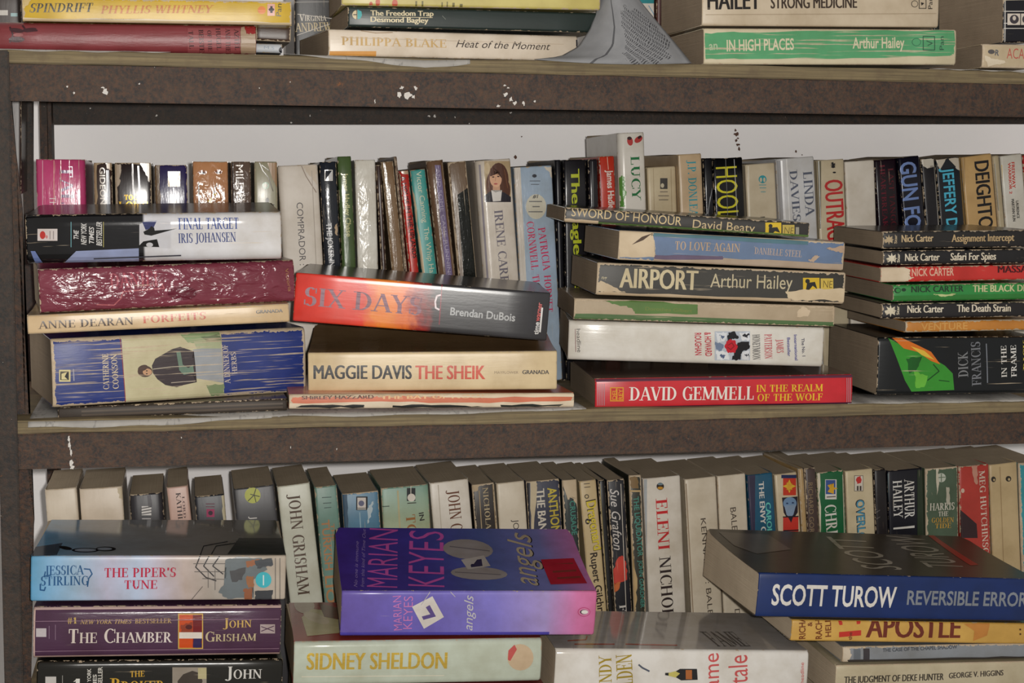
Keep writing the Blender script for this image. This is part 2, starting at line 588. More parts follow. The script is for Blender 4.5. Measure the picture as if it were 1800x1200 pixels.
class Book:
    """one paperback, fitted to the four corners of its spine: local x along the spine, y into the shelf, z through the thickness"""

    def __init__(s, quad, Y=0.0, yaw=0.0, pitch=0.0, L=None, foot=None, shrink=0.0003):
        ya = math.radians(yaw)
        s.n = Vector((math.sin(ya), math.cos(ya), 0))          # into the shelf
        # the nearer end of the spine stands at depth Y
        i = (1, 2) if yaw > 0 else (0, 3)
        mid = ((quad[i[0]][0] + quad[i[1]][0]) / 2, (quad[i[0]][1] + quad[i[1]][1]) / 2)
        s.pt = at(mid[0], mid[1], Y)
        tl, tr, br, bl = [on_plane(q, s.pt, s.n) for q in quad]
        s.u = ((tr - tl) + (br - bl)).normalized()
        s.v = s.u.cross(s.n)
        s.L = ((tr - tl).dot(s.u) + (br - bl).dot(s.u)) / 2
        s.T = ((tl - bl).dot(s.v) + (tr - br).dot(s.v)) / 2 - shrink
        c = (tl + tr + br + bl) / 4
        s.o = c - s.u * s.L / 2 - s.v * s.T / 2
        if foot is not None and s.u.z < -0.5:                   # a standing book reaches down to its shelf
            lo = min(s.o.z, (s.o + s.v * s.T).z)
            s.L = (lo - foot) / -s.u.z - abs(s.v.z) * s.T * 0
        if L:
            s.L = L
        s.mat = Matrix((s.u, s.n, s.v)).transposed().to_4x4()
        s.mat.translation = s.o
        if pitch:
            s.mat = s.mat @ Matrix.Rotation(math.radians(pitch), 4, 'X')
        s.inv = s.mat.inverted()

    def px(s, p, surf):
        """picture point -> point on the spine (x, z) or on the upper cover (x, y)"""
        if surf == 'spine':
            q = s.inv @ on_plane(p, s.mat.translation, s.mat.to_3x3().col[1])
            return (q.x, q.z)
        q = s.inv @ on_plane(p, s.mat @ Vector((0, 0, s.T)), s.mat.to_3x3().col[2])
        return (q.x, q.y)


def add_decals(bm, bk, decals, surf, fy, levels, mats, look):
    layer = 0
    for d in decals:
        kind, kw = d[0], d[-1]
        if kw.get('on', 'spine') != surf:
            continue
        layer += 1
        polys, grp = [], None
        if kind == 't':
            _, st, p0, p1, h, c, font, _ = d
            a, b = Vector(bk.px(p0, surf)), Vector(bk.px(p1, surf))
            dv = b - a
            ln = dv.length
            kpx = ln / max(1e-6, (Vector(p1) - Vector(p0)).length)
            cap = kw.get('hm', h * kpx)
            dv.normalize()
            pv = Vector((-dv.y, dv.x))
            vs, fs, w = text_polys(st, font)
            co = [a + dv * (x / w * ln) + pv * (y * cap) for x, y in vs]
            polys = [[co[i] for i in f] for f in fs]
            if font == 'bb':
                grp = [q * 5 // len(fs) for q in range(len(fs))]
            elif font in ('serif', 'serifi', 'smallcaps'):
                grp = [q % 5 for q in range(len(fs))]
        elif kind == 'p':
            c = d[2]
            polys = [[Vector(bk.px(p, surf)) for p in d[1]]]
        elif kind == 'm':
            c = d[2]
            polys = [[Vector(bk.px(p, surf)) for p in q] for q in d[1]]
        elif kind == 'uv':
            c = d[2]
            u0, u1, v0, v1 = d[1]
            W = bk.T if surf == 'spine' else bk.W
            polys = [[Vector((u * bk.L, v * W)) for u, v in ((u0, v0), (u1, v0), (u1, v1), (u0, v1))]]
        lk = dict(look)
        for key in ('rough', 'metal', 'crease', 'bump', 'wear'):
            if key in kw:
                lk[key] = kw[key]
        lk['wear'] = kw.get('wear', lk['wear'] * 0.6)
        if kind == 't':
            lk['crease'] = min(lk['crease'], 0.3)
        m = cover_mat(c, T=bk.T, L=bk.L, **lk)
        if m not in mats:
            mats.append(m)
        mi = mats.index(m)
        lim = bk.T if surf == 'spine' else bk.W
        grp = grp or [0] * len(polys)
        for g in sorted(set(grp)):                          # overlapping strokes lie a hair apart
            t = bmesh.new()
            for pl, q in zip(polys, grp):
                if len(pl) < 3 or q != g:
                    continue
                try:
                    t.faces.new([t.verts.new((p.x, 0, p.y)) for p in pl])
                except ValueError:
                    continue
            if t.faces:
                bmesh.ops.triangulate(t, faces=t.faces[:])
            # trim to the surface it is printed on
            mg = 0.0003
            for co, no in (((mg, 0, 0), (-1, 0, 0)), ((bk.L - mg, 0, 0), (1, 0, 0)), ((0, 0, mg), (0, 0, -1)), ((0, 0, lim - mg), (0, 0, 1))):
                bmesh.ops.bisect_plane(t, geom=t.verts[:] + t.edges[:] + t.faces[:], plane_co=co, plane_no=no, clear_outer=True)
            for z in levels:
                if t.verts and min(v.co.z for v in t.verts) < z < max(v.co.z for v in t.verts):
                    bmesh.ops.bisect_plane(t, geom=t.verts[:] + t.edges[:] + t.faces[:], plane_co=(0, 0, z), plane_no=(0, 0, 1))
            vm = {}
            lift = 0.00010 + 0.00003 * layer + 0.000005 * g
            for v in t.verts:
                vm[v] = bm.verts.new(fy(v.co.x, v.co.z, lift))
            for f in t.faces:
                try:
                    nf = bm.faces.new([vm[v] for v in f.verts])
                    nf.material_index = mi
                except ValueError:
                    pass
            t.free()


def make_book(bk, col, label, group, decals=(), W=0.108, r=0.0016, bulge=0.0006, crease=0.2, wear=0.4, rough=0.38, bump=0.12,
              cover=None, back=None, pages=None, curl=0.0, hard=False, name='paperback_book', cat='book', left_r=None, crough=0.22, crinkle=0.0):
    L, Tk = bk.L, bk.T
    bk.W = W
    e = bpy.data.objects.new(name, None)
    e.empty_display_size = 0.02
    COL.objects.link(e)
    e.matrix_world = bk.mat
    e['label'] = label
    e['category'] = cat
    if group:
        e['group'] = group
    look = dict(crease=crease, wear=wear, rough=rough, bump=bump, crinkle=crinkle)
    r = min(r, Tk * 0.42)
    ys = max(r, 0.003)
    r0 = left_r if left_r else r                                   # corner on the low-z side
    r0 = min(r0, Tk * 0.55)

    def prof(z):
        q = (2 * z / Tk - 1)
        y = -bulge * (1 - q * q)
        if z < r0:
            y += r0 - math.sqrt(max(0, r0 * r0 - (r0 - z) ** 2))
        elif Tk - z < r:
            t = Tk - z
            y += r - math.sqrt(max(0, r * r - (r - t) ** 2))
        return y
    zs = sorted(set([0.0, r0 * .06, r0 * .25, r0 * .55, r0] + [Tk * i / 8 for i in range(1, 8) if r0 < Tk * i / 8 < Tk - r] + [Tk - r, Tk - r * .55, Tk - r * .25, Tk - r * .06, Tk]))
    th = 0.0005
    ring = [(max(ys, r0 + .001), 0.0)] + [(prof(z), z) for z in zs] + [(ys, Tk)]
    inner = [(ys, Tk - th)] + [(max(prof(z), -bulge) + th, min(max(z, th), Tk - th)) for z in reversed(zs)] + [(max(ys, r0 + .001), th)]
    loop = ring + inner
    bm = bmesh.new()
    xs = [0, 0.0012] + [L * i / 6 for i in range(1, 6)] + [L - 0.0012, L]
    cols = []
    for i, x in enumerate(xs):
        end = (i == 0 or i == len(xs) - 1)
        k = 0.0005 if end else 0.0
        cols.append([bm.verts.new((x, y + k, z + (k if z < Tk / 2 else -k) * 0.8)) for y, z in loop])
    n = len(loop)
    for a, b in zip(cols, cols[1:]):
        for i in range(n):
            j = (i + 1) % n
            f = bm.faces.new((a[i], a[j], b[j], b[i]))
            f.smooth = True
    for c in (cols[0], cols[-1]):
        m = len(ring)
        for i in range(m - 1):
            bm.faces.new((c[i], c[i + 1], c[n - 2 - i], c[n - 1 - i]))
    mats = [cover_mat(col, T=Tk, L=L, **look)]
    lev = [z for z in zs if 0 < z < Tk]
    add_decals(bm, bk, decals, 'spine', lambda x, z, l: (x, prof(z) - l, z), lev, mats, look)
    mesh_obj('spine', bm, mats, e)
    # covers
    over = 0.003 if hard else 0.0
    for nm, z0, z1, c in (('back_cover', 0.0, th, back or cover or col), ('front_cover', Tk - th, Tk, cover or col)):
        bm = bmesh.new()
        ny = 10 if (curl and nm == 'front_cover') else 1
        y_start = max(ys, r0 + .001) if nm == 'back_cover' else ys

        def lift(y):
            return curl * ((y - ys) / (W - ys)) ** 2 if nm == 'front_cover' else 0.0
        rows = []
        for j in range(ny + 1):
            y = y_start + (W - y_start) * j / ny
            ins = 0.003 if j == ny else 0.0
            rows.append([bm.verts.new((x, y, z + lift(y))) for x, z in ((ins, z0), (L - ins, z0), (L - ins, z1), (ins, z1))])
        for a, b in zip(rows, rows[1:]):
            for i in range(4):
                j = (i + 1) % 4
                bm.faces.new((a[i], a[j], b[j], b[i]))
        bm.faces.new(rows[0])
        bm.faces.new(list(reversed(rows[-1])))
        lk = dict(look, crease=0.0, rough=crough, bump=0.04)
        mats = [cover_mat(c, T=1.0, L=L, crease=0.0, wear=0.0, rough=crough, bump=0.04)]
        if nm == 'front_cover':
            ylev = [W * i / 8 for i in range(1, 8)] if curl else []
            add_decals(bm, bk, decals, 'front', lambda x, y, l: (x, y, Tk + lift(y) + l), ylev, mats, dict(lk, wear=0.0))
        mesh_obj(nm, bm, mats, e)
    # pages
    bm = bmesh.new()
    inx = 0.003 if hard else 0.0009
    y0 = max(0.0022, -bulge + 0.0012, 0.0)
    y1 = W - (0.004 if hard else 0.0012)
    big = max(r0, r) > 0.0028
    edge = min(max(r0, r), Tk * .4) * 0.9
    rows = []
    stops = [y0] + ([y0 + edge * (1 - math.cos(t)) for t in (.4, .8, 1.2, math.pi / 2)] if big else []) + [y0 + .004 + (y1 - y0 - .004) * j / (12 if curl else 1) for j in range(0 if curl else 1, 13 if curl else 2)]
    for y in sorted(stops):
        ins = 0.0
        if big and y < y0 + edge:
            q = 1 - (y - y0) / edge
            ins = edge * (1 - math.sqrt(max(0, 1 - q * q)))
        lf = curl * (max(0, y - ys) / (W - ys)) ** 2
        rows.append([bm.verts.new((x, y, z)) for x, z in ((inx, th + .00005 + ins), (L - inx, th + .00005 + ins), (L - inx, Tk - th - .00005 - ins + lf), (inx, Tk - th - .00005 - ins + lf))])
    for a_, b_ in zip(rows, rows[1:]):
        for i in range(4):
            j = (i + 1) % 4
            bm.faces.new((a_[i], a_[j], b_[j], b_[i]))
    bm.faces.new(rows[0])
    bm.faces.new(list(reversed(rows[-1])))
    mesh_obj('page_block', bm, pages or (PAGES_DARK if group in (G_TF, G_MF) else PAGES), e)
    return e


def lay(quad, col, label, group, decals=(), Y=0.0, yaw=0.0, pitch=0.0, **kw):
    return make_book(Book(quad, Y, yaw, pitch), col, label, group, decals, **kw)


ROW = {}


def std(tl, tr, br, bl, col, label, group, decals=(), Y=0.155, yaw=0.0, foot=None, L=None, **kw):
    # a standing book: its own "left end" is its head, its own upper side is the picture's right
    bk = Book([tr, br, bl, tl], Y, yaw, 0.0, L, foot)
    if foot is not None:                                    # neighbours in a row touch but do not pass through each other
        gap = 0.0002
        for _ in range(3):
            pr = ROW.get(group)
            if pr is None:
                break
            ptop, pdir, pz = pr                             # right edge of the book before: x at height pz and slope dx/dz

            def over(z, base):
                return ptop + pdir * (z - pz) + gap - (base.x + bk.u.x / bk.u.z * (z - base.z))
            zt = min(pz, bk.o.z)
            o1 = over(zt, bk.o)
            if o1 > 0:                                      # too wide at the head: trim the near side
                cut = min(o1, bk.T * 0.35)
                bk.o = bk.o + bk.v * cut
                bk.T -= cut
                if o1 > cut:
                    bk.o = bk.o + Vector((o1 - cut, 0, 0))
            o2 = over(foot, bk.o)
            if o2 > 0:                                      # leaning into it at the foot: stand a little straighter
                ang = o2 / bk.L
                rot = Matrix.Rotation(-ang, 3, bk.n)
                bk.u = (rot @ bk.u).normalized()
                bk.v = bk.u.cross(bk.n)
            lo = min(bk.o.z, (bk.o + bk.v * bk.T).z)
            bk.L = (lo - foot) / -bk.u.z - 0.0002
        bk.mat = Matrix((bk.u, bk.n, bk.v)).transposed().to_4x4()
        bk.mat.translation = bk.o
        bk.inv = bk.mat.inverted()
        rt = bk.o + bk.v * bk.T
        ROW[group] = (rt.x, bk.u.x / bk.u.z, rt.z)
    return make_book(bk, col, label, group, decals, **kw)


def thing(o, label, cat, group=None):
    o['label'] = label
    o['category'] = cat
    if group:
        o['group'] = group
    return o



# ------------------------------------------------------------------ wall and shelf
ZT, ZM, ZB = EZ + 0.0715, EZ - 0.1780, EZ - 0.4275          # tops of the three boards
YR, YWALL, YBACK = 0.283, 0.345, 0.155                     # rear beam, wall, spines of the back row
X0, X1 = -0.132, 0.80

bm = bmesh.new()
box(bm, -0.9, 1.6, YWALL, YWALL + 0.06, 0.0, 2.6)
wallmats = [WALL, STAIN]


def wall_blot(pts):
    vs = [bm.verts.new(at(p[0], p[1], YWALL - 0.0004)) for p in pts]
    f = bm.faces.new(vs)
    f.material_index = 1


r_ = random.Random(3)
for cx, cy, rx, ry in ((1295, 236, 5, 4), (1293, 229, 2, 3), (1294, 247, 2, 3), (1297, 254, 4, 3), (1299, 262, 2, 5), (906, 276, 3, 4), (1399, 266, 2, 3), (1297, 243, 2, 2), (917, 240, 1.5, 1.5), (1410, 272, 1.2, 1.2)):
    wall_blot([(cx + rx * math.cos(a) * r_.uniform(.5, 1.2), cy + ry * math.sin(a) * r_.uniform(.5, 1.2)) for a in [i * math.pi / 5 for i in range(10)]])
w = mesh_obj('wall_back', bm, wallmats)
w['kind'] = 'structure'
bm = bmesh.new()
box(bm, -0.9, 1.6, -1.7, YWALL + 0.06, -0.04, 0.0)
fo = mesh_obj('floor', bm, flat_col('grey_concrete', (120, 116, 110)))
fo['kind'] = 'structure'

shelf = bpy.data.objects.new('bookshelf', None)
COL.objects.link(shelf)
shelf.location = (0, 0, 0)
thing(shelf, 'rusty brown iron shelf rack with weathered board shelves against the white wall', 'bookshelf')


def slab(name, mat, *boxes, bev=0.0008):
    bm = bmesh.new()
    for b in boxes:
        box(bm, *b)
    if bev:
        bmesh.ops.bevel(bm, geom=bm.edges[:], offset=bev, segments=2, affect='EDGES')
    return bm


def beam_marks(bm, marks, y):
    """flecks of white paint left on the iron"""
    r = random.Random(11)
    for cx, cy, rx, ry in marks:
        vs = []
        for i in range(11):
            a = i * 2 * math.pi / 11
            k = r.uniform(.35, 1.15)
            vs.append(bm.verts.new(at(cx + rx * k * math.cos(a), cy + ry * k * math.sin(a), y)))
        bm.faces.new(vs).material_index = 1


for zt, nm in ((ZT, 'upper'), (ZM, 'middle'), (ZB, 'lower')):
    bm = slab('shelf_board', WOOD, (X0 + 0.004, X1, -0.0005, 0.298, zt - 0.0092, zt))
    bmesh.ops.subdivide_edges(bm, edges=[e for e in bm.edges if e.calc_length() > 0.5], cuts=40)
    rr = random.Random(int(zt * 1e4))
    for v in bm.verts:                                       # hand-sawn front edge
        if v.co.y < 0.01:
            v.co.y += rr.uniform(-.0004, .0004)
            v.co.z += rr.uniform(-.0004, .0001)
    mesh_obj('shelf_board', bm, WOOD, shelf)
    zb = zt - 0.0095
    bm = slab('front_beam', RUST, (X0, X1, 0.0, 0.004, zb - 0.0245, zb), (X0, X1, 0.004, 0.028, zb - 0.0035, zb))
    if nm == 'upper':
        beam_marks(bm, [(185, 161, 7, 6), (182, 154, 4, 2), (702, 168, 5, 8), (718, 166, 8, 8), (706, 154, 4, 3), (731, 155, 5, 4), (727, 170, 5, 4), (889, 166, 5, 4), (898, 174, 4, 6),
                        (905, 181, 4, 4), (921, 181, 3, 5), (876, 186, 4, 3), (893, 154, 3, 2), (888, 150, 3, 2), (659, 178, 1.5, 4), (940, 178, 2, 2), (118, 152, 2, 2), (130, 163, 2, 3), (245, 147, 2, 2), (510, 144, 1.2, 1.2), (456, 155, 1.2, 1.2)], -0.0003)
    if nm == 'middle':
        beam_marks(bm, [(121, 771, 3, 6), (123, 783, 3, 9), (125, 797, 2.5, 9), (126, 812, 4, 8), (127, 821, 4, 4), (319, 769, 1.6, 1.6), (511, 786, 1.2, 3), (592, 789, 1.0, 2)], -0.0003)
    mesh_obj('front_beam', bm, [RUST, PAINT_FLECK], shelf)
# the bar along the back under the upper board, a little out of line with the front one
a, b = at(95, 219, YR), at(1800, 218, YR)
slope = (b.z - a.z) / (b.x - a.x)
XR = at(74, 240, .288).x
for dz in (0.0, ZM - ZT, ZB - ZT):
    bm = slab('rear_beam', RUST_DARK, (XR, X1, YR, YR + 0.004, 0, 0.0255), (XR, X1, YR - 0.022, YR, 0.022, 0.0255))
    if dz == 0.0:
        pass
    for v in bm.verts:
        v.co.z += a.z + (v.co.x - a.x) * slope + dz
    if dz == 0.0:
        beam_marks(bm, [(764, 204, 3, 3), (755, 204, 3, 2), (512, 216, 2.5, 2), (159, 190, 1.5, 1.5), (275, 203, 2, 2), (800, 206, 1.6, 1.6), (825, 217, 1.6, 1.6), (898, 198, 3, 1.5), (545, 203, 1.2, 3)], YR - 0.0003)
    mesh_obj('rear_beam', bm, [RUST_DARK, PAINT_FLECK], shelf)
# posts: an iron angle in front, a flat plate inside it, the rear post and a side bar between
xa, xb = at(-12, 500, 0).x, at(27, 560, 0).x
bm = slab('front_post', RUST_DARK, (at(3, 1000, -.004).x, xb, -0.0045, -0.0006, 0.0, ZT - 0.001), (at(3, 1000, -.004).x, at(3, 1000, -.004).x + 0.003, -0.0006, 0.026, 0.0, ZT - 0.011))
mesh_obj('front_post', bm, RUST_DARK, shelf)


def plate(name, pts, y0, y1, mat):
    bm = bmesh.new()
    f = [at(x, y, y0) for x, y in pts]
    A = [bm.verts.new(p) for p in f]
    B = [bm.verts.new((p.x, y1, p.z)) for p in f]
    n = len(pts)
    bm.faces.new(A)
    bm.faces.new(list(reversed(B)))
    for i in range(n):
        bm.faces.new((A[i], A[(i + 1) % n], B[(i + 1) % n], B[i]))
    bmesh.ops.triangulate(bm, faces=[q for q in bm.faces if len(q.verts) > 4])
    return mesh_obj(name, bm, mat, shelf)


plate('side_plate', [(8, 150), (18, 150), (20, 180), (28, 270), (39, 366), (43, 560), (44, 730), (48, 824), (60, 914), (56, 960), (54, 1250), (10, 1250)], 0.0300, 0.0335, RUST)
zt_, zl_ = EZ + 0.062, ZM - 0.012
bm = slab('side_bar', RUST_DARK, (at(38, 240, .205).x, at(57, 240, .205).x, 0.205, 0.2085, zl_, zt_))
mesh_obj('side_bar', bm, RUST_DARK, shelf)
xr0, xr1 = at(70, 240, .288).x, at(95, 240, .288).x
bm = slab('rear_post', RUST, (xr0, xr1, 0.2875, 0.2915, 0.0, 2.1), (xr1 - 0.003, xr1, 0.262, 0.2875, 0.0, 2.1))
mesh_obj('rear_post', bm, RUST, shelf)


# ------------------------------------------------------------------ newspaper on the boards
def news_strip(x0, x1, front, z, label, depth=0.12, seed=1, wave=0.0015, mat=None):
    """a sheet lying on a board; FRONT: (px, overhang m, droop m) points along its front edge"""
    r = random.Random(seed)
    bm = bmesh.new()
    n = 60
    rows = [[], [], [], []]
    for i in range(n + 1):
        t = i / n
        X = x0 + (x1 - x0) * t
        k = t * (len(front) - 1)
        j = min(int(k), len(front) - 2)
        f = k - j
        ov = front[j][0] * (1 - f) + front[j + 1][0] * f + r.uniform(-.0006, .0006)
        dr = front[j][1] * (1 - f) + front[j + 1][1] * f
        rows[0].append(bm.verts.new((X, -ov, z + 0.0004 - dr + wave * .3 * math.sin(t * 19))))
        rows[1].append(bm.verts.new((X, min(-ov * .4, 0.004), z + 0.0005 - dr * .3)))
        rows[2].append(bm.verts.new((X, 0.03, z + 0.0004)))
        rows[3].append(bm.verts.new((X, depth, z + 0.0004)))
    for a, b in zip(rows, rows[1:]):
        for i in range(n):
            bm.faces.new((a[i], a[i + 1], b[i + 1], b[i])).smooth = True
    o = mesh_obj('newspaper_sheet', bm, mat or NEWS_PLAIN)
    md = o.modifiers.new('paper', 'SOLIDIFY')
    md.thickness = 0.0002
    return thing(o, label, 'newspaper', 'newspaper sheets lining the shelves')


news_strip(at(-6, 90, 0).x, at(300, 95, 0).x, [(.004, .0012), (.003, .001), (.0, .0)], ZT, 'pale newspaper strip under the red leather hardback on the upper shelf', seed=2)
news_strip(at(500, 96, 0).x, at(826, 112, 0).x, [(.001, .000), (.003, .002), (.004, .0045), (.004, .0078), (.001, .004)], ZT + 0.0003, 'torn newspaper hanging over the board under the white paperback on the upper shelf', seed=3)
news_strip(at(1640, 120, 0).x, at(1815, 126, 0).x, [(.0, .0), (.001, .0003), (.002, .0012)], ZT, 'thin newspaper strip at the upper shelf edge beside the green paperback', seed=4)
news_strip(at(50, 745, 0).x, at(505, 735, 0).x, [(.004, .0045), (.005, .0052), (.004, .0050), (.003, .003), (.0, .001)], ZM, 'grey newspaper sheet under the blue and beige paperback on the middle shelf', seed=5)
news_strip(at(480, 735, 0).x, at(1030, 722, 0).x, [(.001, .001), (.003, .002), (.003, .0018), (.002, .0015), (.001, .0005)], ZM + 0.0004, 'grey newspaper sheet under the thin orange paperback on the middle shelf', seed=6)
news_strip(at(1490, 715, 0).x, at(1815, 700, 0).x, [(.0005, .0004), (.001, .0006), (.001, .001), (.001, .0006)], ZM, 'grey newspaper sheet under the black paperback with a green flame', seed=7)

# the curled sheet standing up between the stacks of the upper shelf
bm = bmesh.new()
uvl = bm.loops.layers.uv.new('UVMap')
NU, NV = 34, 26
lx = [(0.0, 940, 104), (0.10, 985, 99), (0.25, 1016, 82), (0.45, 1036, 52), (0.65, 1046, 26), (0.85, 1053, -6), (1.0, 1060, -34)]
rx = [(0.0, 1216, 111), (0.25, 1186, 74), (0.5, 1152, 34), (0.75, 1118, -8), (1.0, 1098, -34)]


def lerp(tab, t):
    for (t0, x0, y0), (t1, x1, y1) in zip(tab, tab[1:]):
        if t <= t1:
            k = (t - t0) / (t1 - t0)
            return x0 + (x1 - x0) * k, y0 + (y1 - y0) * k
    return tab[-1][1:]


grid = []
for j in range(NV + 1):
    t = j / NV
    (ax, ay), (bx_, by_) = lerp(lx, t), lerp(rx, t)
    row = []
    for i in range(NU + 1):
        q = i / NU
        yy = ay + (by_ - ay) * q + (5 * math.sin(math.pi * q) if t < .02 else 0)
        Y = -0.004 + 0.014 * t - 0.016 * math.sin(math.pi * min(1, q * 1.05)) * (1 - .45 * t) + 0.006 * (1 - q) ** 2 + 0.018 * max(0, q - .9) * 10 * .3
        row.append(bm.verts.new(at(ax + (bx_ - ax) * q, yy, Y)))
    grid.append(row)
for j in range(NV):
    for i in range(NU):
        f = bm.faces.new((grid[j][i], grid[j][i + 1], grid[j + 1][i + 1], grid[j + 1][i]))
        f.smooth = True
        for lp, (u, v) in zip(f.loops, ((i, j), (i + 1, j), (i + 1, j + 1), (i, j + 1))):
            lp[uvl].uv = (u / NU, v / NV)
o = mesh_obj('newspaper_sheet', bm, NEWS)
md = o.modifiers.new('paper', 'SOLIDIFY')
md.thickness = 0.0003
thing(o, 'grey printed newspaper sheet curled up in front of the books on the upper shelf', 'newspaper', 'newspaper sheets lining the shelves')


# ================================================================== BOOKS
CREAM, INK, WHITE = (214, 196, 166), (38, 36, 38), (232, 228, 222)
GOLD = (214, 170, 60)
G_TF = 'books stacked on the upper shelf'
G_TB = 'books behind the stacks of the upper shelf'
G_MB = 'paperbacks standing in the back row of the middle shelf'
G_MF = 'paperbacks stacked along the front of the middle shelf'
G_LB = 'paperbacks standing in the back row of the lower shelf'
G_LF = 'paperbacks stacked along the front of the lower shelf'

# ---------------------------------------------------------------- upper shelf, front stacks
lay([(-12, 38), (450, 44), (450, 96), (-12, 91)], (134, 62, 66), 'red leather-bound hardback with a torn spine end under the yellow paperback', G_TF, [
    TORN((170, 146, 122), (424, 48), (449, 46), (450, 95), (424, 95), wear=0), TORN((150, 42, 42), (430, 45), (450, 45), (449, 59), (433, 60), wear=0),
    RC((150, 78, 80), 330, 50, 422, 93),
    T('AZTEL', (411, 51), (413, 88), 8, (62, 34, 36), 'serif'), T('AND THE', (396, 50), (397, 91), 8, (62, 34, 36), 'serif'), T('HUGEL', (379, 50), (381, 88), 8, (62, 34, 36), 'serif'),
    T('OF THE', (364, 54), (366, 90), 7, (62, 34, 36), 'serif'), T('BEISTE', (349, 52), (351, 92), 8, (62, 34, 36), 'serif'), T('TALL', (331, 55), (333, 86), 8, (62, 34, 36), 'serif'),
    EL((70, 38, 44), 30, 70, 14, 5), EL((70, 38, 44), 30, 54, 13, 4, 8), EL((70, 38, 44), 52, 53, 13, 3.5, -8), LN((70, 38, 44), 3, (18, 48), (24, 62), (18, 75)), LN((70, 38, 44), 3, (40, 45), (48, 56), (66, 54)),
    EL((156, 88, 88), 33, 62, 9, 3), LN((70, 38, 44), 2, (-8, 45), (0, 52), (-8, 60))],
    Y=0.002, hard=True, r=0.004, bulge=0.003, crease=0.05, wear=0.3, rough=0.42, bump=0.45, cover=(110, 50, 52), name='hardback_book', W=0.12)
lay([(38, -7), (512, 2), (513, 45), (40, 37)], (212, 176, 58), 'yellow paperback with black and red italic lettering on the red hardback', G_TF, [
    T('SPINDRIFT', (52, 22), (165, 21), 16, (52, 46, 30), 'serifi'), T('PHYLLIS WHITNEY', (177, 24), (377, 23), 14, (196, 116, 44), 'serifi'),
    EL((222, 124, 44), 460, 18, 7), RC((222, 170, 158), 470, 7, 483, 28), T('Pan', (494, 29), (495, 7), 9, (60, 50, 30), 's'), EL((44, 36, 40), 477, 17, 5, 3), RC((44, 36, 40), 475, 11, 479, 23),
    TORN((206, 186, 150), (40, 31), (300, 35), (513, 40), (513, 46), (40, 38), wear=0), TORN((206, 180, 120), (40, -5), (58, -5), (44, 14), (40, 14), wear=0)],
    Y=0.001, crease=0.22, wear=0.9)
lay([(450, 43), (512, 47), (510, 74), (450, 72)], (74, 56, 46), 'dark brown worn book end tucked beside the red hardback', G_TF, [], Y=0.028, W=0.10, wear=0.7)
lay([(448, 75), (500, 78), (492, 93), (448, 93)], (196, 200, 206), 'thin pale blue-white booklet end beside the red hardback', G_TF, [T('M.S', (464, 86), (482, 87), 5, (150, 162, 176), 's'), EL((40, 40, 46), 498, 88, 8, 6)], Y=0.014, W=0.10, rough=0.5)
lay([(576, 50), (1030, 64), (1000, 107), (579, 99)], (228, 214, 196), 'off-white paperback with pale gold capitals beside the curled newspaper', G_TF, [
    T('PHILIPPA BLAKE', (599, 79), (784, 84), 14, (210, 176, 120), 'serif'), T('Heat of the Moment', (801, 83), (967, 88), 12, (74, 66, 62), 'i'),
    RC((222, 160, 84), 579, 90, 661, 100, crease=0), RC((50, 48, 56), 1012, 70, 1020, 82), LN((168, 140, 110), 1.2, (635, 54), (660, 58), (690, 57)), LN((206, 190, 170), 1, (600, 66), (990, 78))],
    Y=0.0, yaw=-7, crease=0.1, wear=0.35)
lay([(611, 11), (1052, 22), (1050, 58), (612, 47)], (44, 54, 52), 'dark green paperback with bold cream two-line lettering on the off-white one', G_TF, [
    T('The Freedom Trap', (651, 27.5), (762, 28.5), 9, (226, 212, 176), 'bb'), T('Desmond Bagley', (651, 38.5), (753, 40.5), 9, (226, 212, 176), 'bb'),
    LN((226, 212, 176), 1, (651, 30), (760, 31)), EL((224, 206, 170), 627, 26, 8), PG((78, 178, 182), (628, 17), (635, 20), (636, 27), (633, 33), (628, 34)), LN((44, 54, 52), 1.6, (621, 26), (627, 26)), LN((60, 48, 38), 1.2, (627, 18), (627, 34)),
    LN((120, 126, 118), 1, (777, 28), (783, 34))], Y=0.004, yaw=-2, crease=0.08, wear=0.25)
lay([(598, -26), (1056, -20), (1054, 20), (602, 8)], (206, 192, 116), 'pale yellow paperback on the dark green one at the picture top', G_TF, [
    EL((206, 100, 74), 652, 7, 3, 4), EL((206, 100, 74), 664, 4, 4, 7), EL((206, 100, 74), 694, 6, 5, 7), RC((120, 112, 62), 730, 2, 733, 11), RC((120, 112, 62), 741, 2, 744, 12), RC((120, 112, 62), 776, 4, 778, 13), RC((120, 112, 62), 785, 3, 787, 13), RC((120, 112, 62), 795, 5, 799, 13), RC((120, 112, 62), 808, 7, 813, 14)],
    Y=0.006, crease=0.1, wear=0.5)
lay([(1236, 52), (1680, 49), (1681, 117), (1238, 111)], (214, 202, 172), 'green paperback with a pale worn border at the bottom of its upper-shelf stack', G_TF, [
    TORN((92, 166, 116), (1239, 58), (1300, 57), (1500, 54), (1677, 54), (1677, 92), (1670, 98), (1500, 102), (1300, 104), (1240, 104), crease=0.8, wear=0.2),
    T('IN HIGH PLACES', (1277, 90), (1395, 87), 18, (222, 214, 184), 'b'), T('Arthur Hailey', (1498, 85), (1589, 84), 17, (222, 214, 184), 'b'), T('an', (1246, 88), (1261, 87), 14, (180, 200, 166), 'b'),
    ('m', [], INK, {}), EL((60, 110, 84), 1610, 74, 8, 7), EL((92, 166, 116), 1610, 74, 7, 6), LN((56, 92, 74), 1.4, (1622, 64), (1642, 64), (1642, 88), (1622, 88), (1622, 64)), LN((56, 92, 74), 1.4, (1628, 72), (1638, 76), (1630, 80)), T('Pan', (1658, 88), (1658, 64), 8, (56, 92, 74), 's')],
    Y=0.001, crease=0.2, wear=0.4, rough=0.5)
